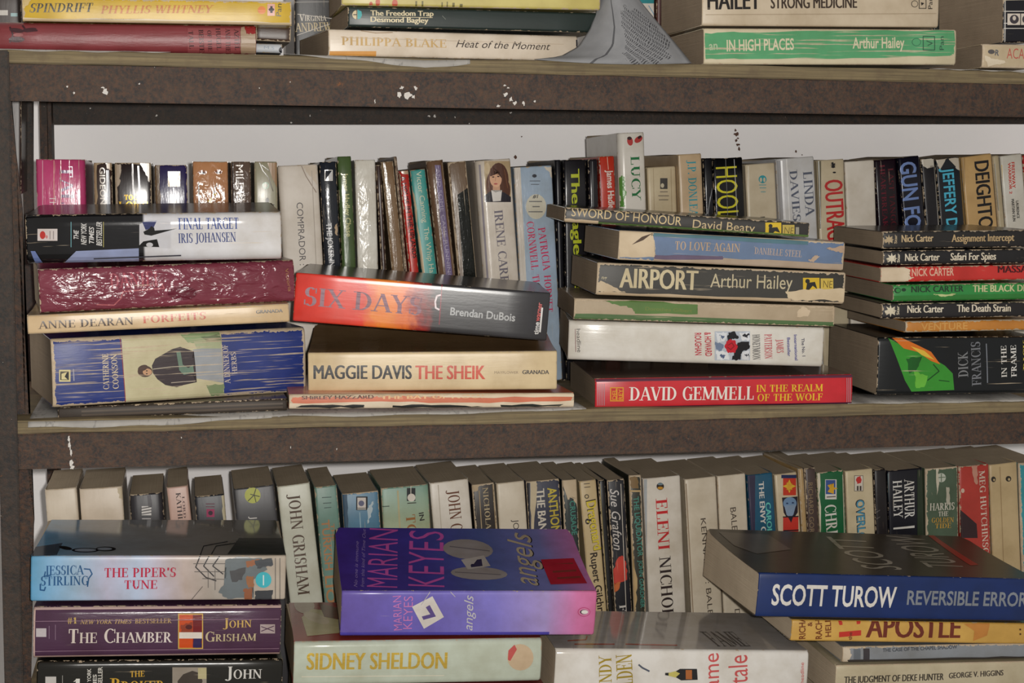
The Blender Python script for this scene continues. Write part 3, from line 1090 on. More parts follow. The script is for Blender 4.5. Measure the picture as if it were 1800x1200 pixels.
lay([(1230, -30), (1648, -20), (1652, 46), (1238, 48)], (206, 190, 166), 'thick cream paperback with heavy black capitals on the green paperback', G_TF, [
    T('HAILEY', (1243, 17), (1337, 16), 30, (40, 36, 34), 'bb'), T('STRONG MEDICINE', (1354, 15), (1506, 14), 19, (66, 54, 46), 'bb'), EL((40, 36, 34), 1607, 7, 6), EL((206, 190, 166), 1607, 7, 5), LN((40, 36, 34), 1.2, (1615, -6), (1627, -6), (1627, 15), (1615, 15), (1615, -6)), PG((40, 36, 34), (1618, 4), (1624, 6), (1619, 10)), T('Pan', (1638, 16), (1638, -4), 8, (40, 36, 34), 's'),
    LN((170, 152, 128), 1.0, (1240, 26), (1645, 24))], Y=0.003, crease=0.1, wear=0.5)
lay([(1725, 77), (1815, 78), (1815, 121), (1728, 119)], (200, 182, 152), 'worn cream paperback with thin red letters at the upper shelf stack nearest the frame edge', G_TF, [
    T('ACADE', (1769, 103), (1818, 104), 17, (196, 92, 84), 'thin'), EL((96, 92, 92), 1742, 91, 6, 4), T('R', (1748, 97), (1755, 98), 9, (96, 100, 110), 'b'), TORN((228, 214, 190), (1730, 98), (1748, 104), (1772, 110), (1760, 112), (1736, 118), wear=0)], Y=0.0, yaw=4, crease=0.2, wear=1.0)
lay([(1760, -40), (1818, -40), (1818, 74), (1766, 76)], (34, 34, 40), 'thick black paperback with fine white lines on the worn cream one', G_TF, [
    LN(WHITE, 1.4, (1764, 20), (1818, 20)), LN(WHITE, 1.2, (1764, 41), (1818, 41)), LN(WHITE, 1.2, (1764, 50), (1818, 50)), RC((222, 212, 200), 1770, 24, 1816, 44), EL((70, 66, 72), 1782, 34, 8, 8), EL((214, 204, 192), 1782, 32, 3, 4), EL((70, 66, 72), 1804, 34, 8, 8), LN((34, 34, 40), 1.4, (1793, 24), (1793, 44)), LN(WHITE, 1.2, (1766, 2), (1766, 74)), PG((206, 196, 176), (1758, -40), (1818, -40), (1818, 0), (1768, 1), (1760, 6))], Y=0.006, wear=0.4, W=0.11)

# upper shelf, books behind
std((-30, -60), (38, -60), (38, 36), (-30, 36), (66, 54, 50), 'dark brown book standing behind the yellow paperback stack', G_TB, [RC((214, 210, 204), -28, 18, 14, 27), RC((150, 190, 196), 19, 23, 31, 29)], Y=YBACK, L=0.17)
std((515, -60), (596, -60), (592, 62), (519, 62), (44, 42, 42), 'black book with pale upright author name between the yellow and off-white stacks', G_TB, [
    T('Virginia', (526, 37), (574, 37), 12, (224, 216, 200), 'serif'), T('ANDREWS', (519, 56), (590, 54), 15, (206, 186, 140), 'serif'), LN((214, 206, 196), 1, (523, 25), (586, 33)), LN((120, 116, 112), 2, (518, 4), (595, 3)), LN((214, 206, 196), 1, (522, 62), (586, 40))], Y=0.125, foot=ZT, bulge=0.001)
std((1098, -60), (1151, -60), (1151, 92), (1098, 92), (222, 216, 208), 'white book with a teal top behind the curled newspaper', G_TB, [RC((48, 142, 150), 1098, -60, 1151, 6), LN((130, 170, 196), 1.5, (1140, 10), (1150, 26)), LN((130, 170, 196), 1.5, (1136, 20), (1148, 34))], Y=YBACK, foot=ZT)
std((1154, -60), (1204, -60), (1204, 92), (1154, 92), (92, 56, 52), 'dark red book in the gap beside the curled newspaper', G_TB, [RC((196, 180, 176), 1186, 66, 1202, 69), RC((58, 48, 48), 1186, 72, 1203, 80), EL((210, 206, 202), 1196, 86, 5, 4)], Y=YBACK, foot=ZT)
std((1640, -60), (1670, -60), (1670, 92), (1640, 92), (38, 44, 40), 'black book with white figures in the gap beside the green paperback', G_TB, [T('81', (1652, 38), (1665, 38), 11, WHITE, 'b'), LN((170, 168, 160), 1, (1652, 5), (1669, 4))], Y=YBACK, foot=ZT)

# ---------------------------------------------------------------- middle shelf, back row
M = dict(foot=ZM)
std((62, 280), (150, 280), (152, 372), (64, 372), (205, 78, 128), 'glossy pink paperback standing first in the middle back row', G_MB, [
    T('TALES', (105, 292), (107, 400), 22, (104, 62, 116), 'serif'), T('The B', (87, 344), (88, 384), 11, (236, 214, 222), 's'), LN((236, 190, 206), 1, (75, 282), (75, 372)), LN((230, 180, 150), 1, (95, 282), (95, 372)), LN((230, 180, 150), 1, (107, 282), (107, 372)), LN((236, 200, 210), 1, (122, 282), (124, 372))], rough=0.2, crease=0.35, wear=0.3, bump=0.35, r=0.004, **M)
std((164, 286), (197, 286), (199, 372), (166, 372), (66, 50, 46), 'black paperback with white lettering beside the pink one', G_MB, [
    TORN((176, 150, 118), (164, 286), (171, 286), (171, 372), (166, 372)), T("GIDEON'S", (175, 294), (177, 371), 9, (226, 216, 204), 'b'), LN((60, 74, 100), 5, (189, 300), (191, 372)), TORN((186, 160, 130), (186, 286), (197, 286), (196, 300), (188, 296))], rough=0.25, crease=0.3, wear=0.6, **M)
std((201, 286), (266, 286), (268, 372), (203, 372), (52, 42, 42), 'worn black paperback with gold upright letters near the pink one', G_MB, [
    T('TOO', (219, 351), (243, 351), 9, GOLD, 'serif', metal=0.6), T('LOVE', (209, 369), (260, 369), 15, GOLD, 'serif', metal=0.6), TORN((184, 166, 142), (246, 286), (266, 286), (267, 312), (262, 320), (254, 300)), TORN((180, 160, 138), (201, 288), (212, 288), (213, 300), (207, 310), (212, 318), (206, 330), (207, 366), (203, 366)), LN((120, 108, 110), 3, (233, 288), (234, 345)), LN((150, 138, 140), 3, (243, 292), (246, 345))], rough=0.22, crease=0.4, wear=0.7, **M)
std((271, 290), (329, 290), (331, 372), (273, 372), (58, 50, 96), 'dark purple paperback with a gold square emblem', G_MB, [
    RC((190, 156, 84), 295, 301, 317, 328), LN((58, 50, 96), 1.2, (297, 309), (315, 309)), LN((58, 50, 96), 1.2, (297, 318), (315, 318)), LN((58, 50, 96), 1.2, (303, 302), (303, 327)), LN((58, 50, 96), 1.2, (309, 302), (309, 327)), T('ART', (302, 349), (303, 376), 8, (190, 156, 84), 'serif'), LN((150, 150, 178), 2, (305, 330), (306, 345)), TORN((120, 96, 70), (271, 290), (281, 290), (282, 372), (274, 372))], rough=0.22, crease=0.3, wear=0.5, bump=0.3, **M)
std((338, 284), (401, 284), (402, 372), (340, 372), {'ax': 0, 'd': 0.06, 's': 220, 'r': [(0.0, (196, 140, 98)), (0.17, (186, 132, 96)), (0.2, (30, 38, 42)), (1.0, (30, 40, 46))]}, 'shiny paperback with an orange and black spine picture', G_MB, [
    LN((226, 206, 80), 2, (366, 354), (372, 348), (370, 360)), LN((226, 206, 80), 2, (374, 344), (380, 340)), EL((160, 100, 70), 356, 303, 8, 4), EL((160, 100, 70), 384, 302, 7, 4), LN((200, 204, 206), 2, (349, 320), (350, 372)), LN((190, 196, 200), 1.5, (381, 322), (376, 340)), EL((40, 40, 44), 356, 304, 4, 2), EL((40, 40, 44), 384, 303, 4, 2)], rough=0.16, crease=0.25, bump=0.6, wear=0.3, crinkle=3.0, **M)
std((405, 284), (441, 284), (442, 372), (407, 372), (112, 94, 84), 'brown-grey paperback with silver vertical letters', G_MB, [T('MILDRED', (414, 290), (417, 373), 13, (216, 204, 194), 's'), LN((60, 50, 48), 2, (409, 286), (410, 372))], rough=0.18, bump=0.6, crease=0.3, wear=0.4, crinkle=3.0, **M)
std((446, 284), (488, 284), (488, 372), (448, 372), (172, 168, 144), 'pale green-grey paperback with a small green ellipse', G_MB, [
    EL((104, 158, 118), 467, 326, 6, 6), EL((172, 168, 144), 467, 326, 4, 4), LN((96, 84, 72), 1.4, (456, 286), (462, 300), (472, 312), (480, 336)), LN((96, 84, 72), 1.2, (460, 290), (476, 302), (482, 320)), EL((70, 66, 62), 470, 352, 3, 5), LN((50, 48, 46), 1.5, (458, 366), (470, 358), (482, 360)), PG((176, 142, 108), (470, 286), (487, 286), (487, 330), (478, 312))], rough=0.28, crease=0.2, wear=0.5, **M)
std((490, 290), (556, 290), (572, 480), (496, 480), (222, 212, 200), 'tall white paperback with thin dark vertical capitals between the stacks', G_MB, [
    T('COMPRADOR :', (521, 356), (527, 466), 11, (66, 58, 60), 's'), LN((150, 130, 114), 1.6, (530, 292), (538, 310), (556, 338)), TORN((206, 190, 170), (532, 291), (556, 291), (557, 326), (541, 304)), LN((176, 164, 152), 1.2, (548, 300), (556, 470))], rough=0.5, crease=0.0, wear=0.3, left_r=0.004, **M)
std((562, 285), (590, 284), (599, 482), (566, 482), (50, 53, 60), 'glossy black paperback with a white square logo beside the green spine', G_MB, [
    LN(WHITE, 1.5, (571, 299), (584, 299), (584, 317), (571, 317), (571, 299)), PG((220, 220, 222), (572, 316), (583, 300), (583, 316)), T('THE JOKER IN THE PACK', (573, 392), (584, 530), 9, (222, 222, 224), 'b'), TORN((196, 170, 140), (588, 398), (593, 392), (594, 414), (590, 412), wear=0)], rough=0.16, bump=0.35, crease=0.15, wear=0.4, bulge=0.0012, **M)
std((593, 275), (617, 275), (624, 482), (598, 482), (84, 104, 66), 'narrow green paperback with cream vertical lettering', G_MB, [T('James Hadley Chase', (602, 304), (609, 416), 9, (206, 206, 150), 'b')], rough=0.2, bump=0.3, crease=0.2, wear=0.3, **M)
std((623, 281), (660, 281), (665, 482), (628, 482), (234, 230, 220), 'glossy blank white paperback beside the narrow green one', G_MB, [], rough=0.2, bump=0.6, crease=0.0, wear=0.3, bulge=0.0012, crinkle=3.0, **M)
std((662, 290), (668, 290), (683, 488), (668, 488), (74, 58, 54), 'very thin dark brown paperback beside the blank white one', G_MB, [], rough=0.3, crease=0.3, wear=0.5, **M)
std((669, 284), (690, 284), (714, 492), (686, 492), (140, 114, 88), 'brown paperback with a shiny edge leaning beside the red spine', G_MB, [TORN((140, 118, 92), (669, 284), (676, 284), (692, 420), (684, 420))], rough=0.18, bump=0.6, crease=0.1, wear=0.6, **M)
std((691, 275), (699, 275), (716, 490), (712.5, 490), (118, 98, 84), 'grey-brown paperback top showing above the red spine', G_MB, [], rough=0.3, crease=0.1, wear=0.6, Y=YBACK + 0.004, **M)
std((700, 300), (717, 300), (740, 495), (717, 495), (196, 58, 52), 'narrow red paperback with black vertical capitals leaning', G_MB, [T('A HOUSE IN THE UPLANDS', (704, 310), (726, 454), 8, (52, 30, 34), 'b'), TORN((206, 176, 150), (700, 298), (717, 298), (718, 306), (706, 304))], rough=0.25, bump=0.4, crease=0.35, wear=0.5, **M)
std((722, 298), (746, 298), (773, 498), (742, 498), (74, 164, 158), 'turquoise paperback with a cream edge leaning beside the red spine', G_MB, [T('Victor Canning  The Whip Hand', (731, 302), (757, 494), 9, (214, 214, 186), 's'), TORN((206, 186, 154), (722, 340), (728, 340), (750, 498), (742, 498))], crease=0.2, wear=0.5, **M)
std((748, 282), (781, 282), (803, 500), (775, 500), (120, 94, 76), 'brown paperback with a mauve printed strip leaning', G_MB, [PG((126, 112, 150), (764, 290), (774, 290), (797, 498), (785, 498)), T('AND SOME CAME RUNNING', (766, 296), (788, 490), 6, (178, 168, 192), 's'), LN((188, 164, 140), 1.5, (777, 286), (800, 496))], rough=0.2, bump=0.6, crease=0.3, wear=0.5, r=0.004, **M)
std((785, 284), (821, 284), (838, 503), (808, 503), (124, 104, 86), 'worn tan and black paperback with glassy highlights beside the portrait spine', G_MB, [PG((40, 42, 40), (804, 342), (822, 330), (838, 503), (816, 503), rough=0.12, bump=0.8), RC((120, 34, 52), 812, 492, 836, 496), RC((222, 214, 208), 811, 496, 838, 504)], rough=0.3, bump=0.4, crease=0.3, wear=0.8, **M)
std((836, 281), (897, 280), (914, 506), (852, 508), (222, 212, 200), 'white paperback with a portrait of a dark-haired girl on its spine', G_MB, [
    RC((186, 164, 128), 851, 283, 898, 355), EL((206, 184, 146), 856, 296, 5, 10), EL((88, 54, 40), 876, 316, 18, 30), EL((88, 54, 40), 886, 334, 11, 20), EL((100, 62, 46), 862, 326, 8, 22), PG((44, 40, 48), (851, 344), (860, 337), (872, 334), (886, 338), (898, 346), (898, 355), (852, 355)), PG((206, 160, 130), (866, 322), (878, 322), (879, 338), (866, 338)), PG((222, 216, 210), (863, 334), (868, 339), (878, 338), (882, 334), (880, 353), (866, 354)), EL((226, 176, 142), 871, 314, 10.5, 15, -5), PG((88, 54, 40), (859, 306), (866, 294), (878, 293), (885, 306), (882, 314), (879, 303), (868, 300), (862, 310)), EL((70, 44, 40), 866.5, 311, 2.2, 1.2), EL((70, 44, 40), 875.5, 310, 2.2, 1.2), LN((96, 60, 46), 1, (864, 307.5), (869, 307)), LN((96, 60, 46), 1, (873, 306.5), (878, 306.5)), EL((186, 92, 88), 871, 323, 3.4, 1.4), LN((196, 146, 116), 1.2, (871, 311), (870, 318)), LN((126, 82, 58), 1.2, (886, 298), (892, 330)), LN((126, 82, 58), 1.2, (862, 296), (857, 330)),
    T('IRENE CARR', (868, 370), (880, 500), 15, (122, 116, 128), 'serif'), LN((160, 154, 164), 3, (843, 290), (858, 500))], rough=0.25, bump=0.25, crease=0.1, wear=0.25, left_r=0.006, Y=0.140, **M)
std((903, 294), (970, 292), (978, 512), (910, 512), (168, 186, 206), 'pale blue paperback with pink capitals and a cream roundel', G_MB, [
    UV((214, 206, 196), 0, 1, 0, 0.17), T('CORNWELL', (925, 390), (934, 474), 13, (206, 66, 104), 'serif'), T('THE', (935, 484), (939, 512), 12, (206, 66, 104), 'serif'), T('PATRICIA', (945, 400), (955, 476), 13, (206, 66, 104), 'serif'), T('HORNET', (956, 484), (960, 548), 12, (206, 66, 104), 'serif'),
    EL((216, 212, 196), 942, 363, 18, 22), T('#1', (936, 348), (946, 348), 6, (60, 60, 66), 'bi'), LN((130, 130, 130), 2, (930, 354), (952, 354)), LN((130, 130, 130), 2, (936, 363), (948, 363)), LN((130, 130, 130), 2, (929, 372), (953, 372)), EL((60, 62, 70), 939, 309, 4, 3), LN((110, 116, 126), 1.4, (931, 318), (949, 318)), LN((110, 116, 126), 1.4, (933, 324), (947, 324)), TORN((216, 206, 190), (954, 293), (970, 293), (971, 314), (963, 300))], rough=0.22, bump=0.4, crease=0.1, wear=0.4, Y=0.145, **M)
std((974, 281), (987, 281), (990, 560), (980, 560), (40, 40, 44), 'narrow black paperback beside the pale blue one', G_MB, [], rough=0.3, wear=0.2, crease=0.05, **M)
std((988, 281), (1033, 281), (1026, 530), (992, 530), (42, 41, 44), 'black paperback with yellow-green blackletter capitals', G_MB, [T('The Eagle Has', (1003, 297), (1010, 516), 15, (196, 206, 56), 'bb'), LN((96, 130, 120), 1, (988, 290), (991, 520))], rough=0.25, crease=0.1, wear=0.25, **M)
std((1034, 281), (1051, 279), (1053, 372), (1036, 372), (46, 44, 48), 'narrow black paperback before the small red one', G_MB, [LN((130, 134, 136), 1, (1041, 284), (1043, 370))], rough=0.25, wear=0.3, **M)
std((1053, 275), (1080, 274), (1084, 372), (1056, 372), (196, 62, 46), 'small red paperback with white vertical lettering beside the tall white one', G_MB, [T('James Hadley', (1066, 299), (1070, 373), 11, (236, 228, 220), 'b'), LN((236, 200, 180), 1, (1067, 276), (1069, 298)), LN((220, 190, 200), 1, (1055, 290), (1058, 370))], rough=0.25, wear=0.4, crease=0.15, **M)
std((1086, 234), (1132, 232), (1137, 372), (1090, 372), (224, 218, 208), 'tallest white paperback with green serif capitals and two red shoes', G_MB, [
    T('LUCY', (1108, 275), (1111, 353), 16, (36, 116, 66), 'serif'), EL((186, 62, 60), 1107, 248, 5, 8, -10), EL((186, 62, 60), 1122, 245, 8, 5, -35), EL((60, 32, 34), 1106, 243, 4, 3), EL((60, 32, 34), 1124, 241, 4, 2.5, -35), TORN((96, 150, 70), (1087, 318), (1094, 308), (1099, 318), (1096, 330), (1101, 338), (1096, 352), (1099, 362), (1090, 366), (1092, 345), (1086, 335), wear=0)], Y=0.150, left_r=0.0045, rough=0.3, wear=0.2, crease=0.0, bump=0.08, **M)
std((1137, 293), (1188, 293), (1191, 378), (1140, 378), (206, 190, 158), 'cream paperback with a tiny dark logo beside the tallest white one', G_MB, [
    RC((70, 66, 62), 1160, 313, 1173, 332), EL((206, 196, 170), 1164, 326, 3, 4), LN((120, 110, 96), 1.5, (1160, 337), (1173, 337)), LN((120, 110, 96), 1.5, (1157, 344), (1175, 344)), LN((120, 110, 96), 1.5, (1158, 351), (1174, 351)), LN((170, 150, 118), 1, (1148, 296), (1150, 378)), LN((170, 150, 118), 1, (1179, 296), (1181, 378))], rough=0.4, crease=0.15, wear=0.3, **M)
std((1192, 271), (1233, 270), (1238, 382), (1196, 382), (204, 178, 144), 'tan paperback with turquoise vertical serif capitals', G_MB, [T('J.P. DONLEAVY', (1208, 281), (1213, 402), 15, (56, 156, 170), 'serif'), LN((232, 214, 188), 1.5, (1194, 274), (1198, 380))], Y=0.148, rough=0.35, crease=0.05, wear=0.3, **M)
std((1236, 278), (1252, 278), (1256, 388), (1239, 388), (40, 40, 44), 'narrow black paperback beside the tan one', G_MB, [LN((170, 172, 176), 1, (1248, 346), (1244, 376)), LN((170, 172, 176), 1, (1252, 330), (1246, 360))], rough=0.25, wear=0.3, **M)
std((1253, 278), (1305, 277), (1311, 392), (1257, 390), (32, 32, 34), 'black paperback with large yellow vertical capitals', G_MB, [T('HOOLIGAN', (1258, 294), (1265, 462), 38, (222, 214, 52), 's'), LN((190, 190, 190), 1, (1290, 280), (1296, 388)), LN((120, 120, 120), 1, (1275, 280), (1279, 388))], rough=0.2, bump=0.3, crease=0.25, wear=0.3, **M)
std((1310, 288), (1362, 287), (1368, 396), (1314, 394), (206, 192, 166), 'cream paperback with a round turquoise logo', G_MB, [EL((54, 150, 160), 1340, 315, 7), EL((206, 192, 166), 1337, 316, 2, 4), EL((206, 192, 166), 1343, 316, 2, 4), LN((90, 160, 166), 1.3, (1334, 325), (1346, 325)), LN((90, 160, 166), 1.3, (1335, 330), (1346, 330)), LN((90, 160, 166), 1.3, (1337, 337), (1345, 337)), T('PEYTON', (1336, 381), (1338, 420), 8, (60, 56, 54), 'b'), LN((230, 222, 204), 1.4, (1315, 292), (1318, 390))], rough=0.35, crease=0.1, wear=0.3, **M)
std((1366, 278), (1431, 276), (1437, 398), (1372, 396), (214, 214, 216), 'white paperback with thin grey capitals in two vertical lines', G_MB, [T('LINDA', (1411, 302), (1416, 381), 17, (96, 102, 120), 'serif'), T('DAVIES', (1387, 299), (1394, 389), 14, (96, 102, 120), 'serif'), LN((240, 240, 240), 2, (1382, 280), (1388, 394)), LN((176, 176, 180), 8, (1371, 284), (1376, 394))], rough=0.3, crease=0.0, wear=0.15, left_r=0.005, Y=0.150, **M)
std((1436, 282), (1484, 279), (1488, 404), (1440, 402), (206, 192, 164), 'cream paperback with large red vertical capitals', G_MB, [T('OUTRAGE', (1449, 317), (1455, 436), 33, (198, 54, 54), 'bb'), STAR(INK, 1464, 290, 5.5, 2.5), EL(INK, 1466, 303, 3, 1.5), RC((110, 104, 86), 1437, 283, 1443, 402)], rough=0.3, crease=0.05, wear=0.25, **M)
std((1485, 283), (1537, 282), (1542, 404), (1489, 404), (224, 216, 204), 'blank off-white paperback beside the red-lettered cream one', G_MB, [], rough=0.5, crease=0.0, wear=0.25, **M)
std((1538, 281), (1574, 280), (1584, 404), (1542, 404), (40, 32, 38), 'black paperback with smeared dark red lettering', G_MB, [T('HEARTBREAK', (1546, 290), (1552, 400), 9, (104, 30, 46), 'serif'), T('LAST TANGO', (1560, 296), (1566, 400), 10, (96, 28, 42), 'serif')], rough=0.3, wear=0.15, **M)
std((1575, 277), (1616, 275), (1628, 404), (1586, 404), (34, 34, 44), 'black paperback with big pale blue vertical capitals', G_MB, [T('GUN FOR', (1582, 286), (1594, 424), 28, (122, 148, 206), 'b'), LN((210, 214, 220), 1, (1576, 280), (1585, 400))], rough=0.25, wear=0.2, crease=0.1, Y=0.151, **M)
std((1618, 279), (1643, 278), (1652, 404), (1629, 404), (40, 38, 42), 'torn black and white paperback between two blue-lettered ones', G_MB, [TORN((214, 208, 196), (1618, 279), (1643, 279), (1645, 292), (1636, 290), (1629, 296), (1622, 292), wear=0), LN((226, 222, 214), 1.6, (1642, 286), (1650, 400))], wear=0.4, **M)
std((1645, 279), (1686, 277), (1697, 404), (1653, 404), (34, 38, 44), 'black paperback with turquoise capitals and a torn pale head', G_MB, [TORN((206, 196, 180), (1646, 279), (1686, 278), (1688, 300), (1680, 296), (1664, 276), (1654, 298), (1648, 292), wear=0), PG((34, 38, 44), (1664, 277), (1680, 293), (1652, 298)), T('JEFFERY D', (1656, 296), (1664, 400), 20, (84, 190, 222), 'b')], wear=0.3, crease=0.1, **M)
std((1690, 274), (1743, 272), (1755, 402), (1700, 402), (208, 172, 118), 'tan paperback with large black vertical capitals', G_MB, [T('DEIGHTON', (1712, 284), (1722, 424), 27, (34, 32, 34), 'bb'), RC((176, 144, 94), 1691, 276, 1696, 400)], wear=0.25, crease=0.05, rough=0.35, **M)
std((1744, 274), (1757, 273), (1767, 402), (1756, 402), (190, 176, 146), 'narrow cream paperback beside the tan black-lettered one', G_MB, [LN((130, 120, 100), 1.5, (1748, 288), (1755, 370))], wear=0.4, **M)
std((1758, 273), (1797, 271), (1806, 400), (1768, 400), (220, 216, 206), 'white paperback with small red vertical lettering near the frame edge', G_MB, [T('FREEWAY', (1777, 285), (1779, 331), 6, (204, 66, 54), 'bb'), T('WARRIOR 2', (1771, 286), (1774, 341), 5, (204, 66, 54), 'bb'), T('LAURENCE', (1785, 353), (1787, 384), 5, INK, 'bb'), T('MARTIAN SUN', (1777, 350), (1780, 389), 5, INK, 'bb'), LN((226, 196, 120), 1, (1761, 290), (1766, 398))], wear=0.2, crease=0.0, rough=0.35, **M)
std((1798, 272), (1838, 270), (1848, 400), (1807, 400), (178, 44, 46), 'red paperback at the frame edge of the middle back row', G_MB, [], **M)

# ---------------------------------------------------------------- middle shelf, front stacks
lay([(100, 716), (505, 700), (505, 722), (104, 738)], (66, 58, 52), 'thin brown book with ribbed page edges under the blue and beige paperback', G_MF, [UV((88, 76, 66), 0.1, 0.98, 0.25, 0.4), UV((92, 80, 70), 0.1, 0.98, 0.55, 0.7)], Y=0.012, wear=0.4, rough=0.6)
lay([(88, 597), (533, 574), (540, 690), (94, 716)], (52, 66, 134), 'thick blue paperback with a beige band and a painted woman, badly creased', G_MF, [
    PG((206, 198, 162), (211, 560), (387, 560), (396, 740), (222, 740)), LN((150, 60, 66), 1.4, (211, 594), (221, 712)),
    TORN((150, 172, 128), (318, 588), (386, 582), (388, 604), (356, 606), (330, 602), wear=0), TORN((112, 128, 96), (352, 592), (386, 586), (387, 606), (366, 602), wear=0), TORN((134, 150, 112), (362, 676), (393, 674), (394, 694), (372, 696), wear=0),
    PG((162, 166, 172), (338, 614), (388, 608), (392, 672), (342, 664)), PG((178, 186, 150), (340, 600), (387, 600), (388, 612), (345, 612)),
    PG((66, 56, 60), (266, 642), (272, 630), (286, 622), (302, 613), (316, 609), (340, 617), (322, 625), (336, 632), (341, 648), (336, 660), (345, 671), (322, 676), (310, 680), (290, 676), (276, 666), (268, 655)),
    EL((84, 62, 52), 254, 652, 13, 10), EL((206, 160, 124), 258, 653, 8, 6), EL((84, 62, 52), 250, 646, 9, 5, -20), EL((40, 34, 34), 257, 651, 1.5, 1.0), EL((40, 34, 34), 257, 656, 1.5, 1.0), PG((112, 138, 122), (309, 618), (316, 616), (320, 640), (330, 646), (338, 640), (340, 654), (322, 658), (314, 650)), LN((188, 178, 160), 1.4, (268, 648), (300, 644), (338, 642)), LN((190, 176, 160), 1.2, (300, 672), (322, 670), (342, 669)),
    T('CATHERINE', (191, 683), (189, 621), 10, (222, 206, 178), 'serif'), T('COOKSON', (208, 682), (204, 621), 10, (222, 206, 178), 'serif'), T('A DINNER OF', (404, 673), (399, 605), 10, (214, 200, 190), 'serif'), T('HERBS', (416, 656), (413, 618), 9, (214, 200, 190), 'serif'),
    RC((226, 214, 160), 103, 649, 123, 670), RC((30, 28, 24), 105, 652, 120, 667), PG((226, 214, 160), (107, 656), (117, 653), (111, 664), (118, 666), (107, 666)), LN((170, 170, 190), 2, (129, 668), (128, 648))],
    Y=0.004, yaw=-13, crease=0.9, wear=1.3, rough=0.42, bump=0.25, r=0.0035, bulge=0.0015)
lay([(46, 554), (508, 533), (509, 566), (50, 588)], (220, 192, 152), 'slim tan paperback with black and red serif capitals on the blue and beige one', G_MF, [
    T('ANNE DEARAN', (67, 578), (235, 570), 14, (82, 66, 56), 'serif'), T('FORFEITS', (250, 568), (362, 560.5), 13, (204, 104, 84), 'serif'), T('GRANADA', (450, 551), (497, 548.5), 6, (54, 46, 42), 'bb')], Y=0.001, yaw=-2, crease=0.25, wear=0.5, rough=0.34, bump=0.1, bulge=0.0006)
lay([(67, 473), (517, 456), (517, 530), (70, 551)], (132, 66, 80), 'glossy maroon paperback with a crinkled spine on the slim tan one', G_MF, [
    T('DANIEL', (192, 506), (283, 501), 26, (178, 92, 104), 'serif'), LN((190, 110, 116), 2, (170, 535), (200, 536), (212, 524), (216, 512)), LN((190, 110, 116), 2, (216, 512), (288, 506), (284, 498)), T('Victoria', (500, 472), (506, 512), 6, (176, 130, 90), 's'), EL((108, 46, 60), 320, 515, 26, 12)], Y=0.001, yaw=-7, crinkle=6.0, rough=0.2, bump=0.8, crease=0.25, wear=0.5, r=0.003, bulge=0.002)
lay([(46, 377), (494, 373), (495, 456), (46, 466)], {'ax': 0, 'd': 0.0, 'r': [(0.0, (22, 22, 24)), (0.452, (24, 24, 28)), (0.458, (206, 206, 212)), (1.0, (216, 214, 214))]}, 'half black half white paperback with blue capitals on the top of its stack', G_MF, [
    T('FINAL TARGET', (313, 403), (419, 402), 20, (74, 94, 160), 'serif'), T('IRIS JOHANSEN', (314, 427), (415, 424.5), 17, (72, 84, 138), 'serif'),
    RC((216, 206, 204), 66, 402, 101, 423), EL((196, 66, 60), 75, 413, 5, 7), LN((150, 140, 140), 1.4, (88, 406), (88, 420)), LN((150, 140, 140), 1.4, (94, 406), (94, 420)), EL((206, 140, 136), 82, 416, 2, 3),
    T('THE', (138, 420), (138, 404), 8, (216, 214, 212), 'bi'), T('NEW YORK', (152, 430), (152, 392), 9, (216, 214, 212), 'bi'), T('TIMES', (165, 428), (165, 398), 8, (216, 214, 212), 'bi'), T('BESTSELLER', (179, 432), (179, 390), 9, (216, 214, 212), 'bi'), LN((130, 190, 200), 1, (125, 390), (125, 434)), LN((200, 190, 120), 1, (182, 390), (182, 434)),
    PG((206, 206, 212), (245, 394), (262, 386), (300, 386), (300, 436), (245, 432)), PG((60, 66, 110), (250, 390), (276, 387), (270, 400), (256, 404)), PG((22, 22, 26), (252, 407), (262, 402), (266, 397), (271, 400), (272, 405), (300, 403), (312, 401), (280, 410), (266, 414), (254, 412)), PG((24, 24, 30), (243, 433), (252, 424), (276, 420), (280, 434)), EL((200, 200, 206), 263, 430, 6, 4),
    PG((110, 126, 176), (54, 441), (62, 441), (74, 462), (62, 464)), PG((150, 160, 196), (134, 441), (244, 436), (244, 462), (112, 463)), LN((70, 70, 80), 2.4, (165, 455), (318, 449), on='spine')],
    Y=0.001, pitch=2.2, rough=0.1, bump=0.05, crease=0.42, wear=0.35, r=0.0055, bulge=0.0001, W=0.108, cover=(60, 58, 62), left_r=0.008)
lay([(508, 693), (1008, 690), (1010, 716), (508, 719)], (214, 120, 88), 'thin orange paperback with a chipped cream and black lower edge', G_MF, [
    TORN((224, 208, 184), (508, 708), (700, 706), (860, 708), (1010, 703), (1010, 716), (508, 719), wear=0), TORN((44, 44, 44), (530, 712), (640, 711), (640, 716), (520, 716), wear=0), TORN((44, 44, 44), (690, 712), (790, 711), (850, 715), (690, 716), wear=0), TORN((40, 44, 42), (880, 711), (990, 710), (980, 714), (880, 715), wear=0),
    T('SHIRLEY HAZZARD', (530, 701.5), (657, 700), 6, (96, 58, 46), 'bb'), T('THE BAY OF NOON', (668, 701), (860, 699), 6, (236, 190, 140), 'bb'), TORN((226, 208, 180), (700, 693), (860, 692), (990, 691), (1008, 692), (1008, 697), (800, 698), wear=0)], Y=0.001, crease=0.55, wear=1.3, rough=0.5)
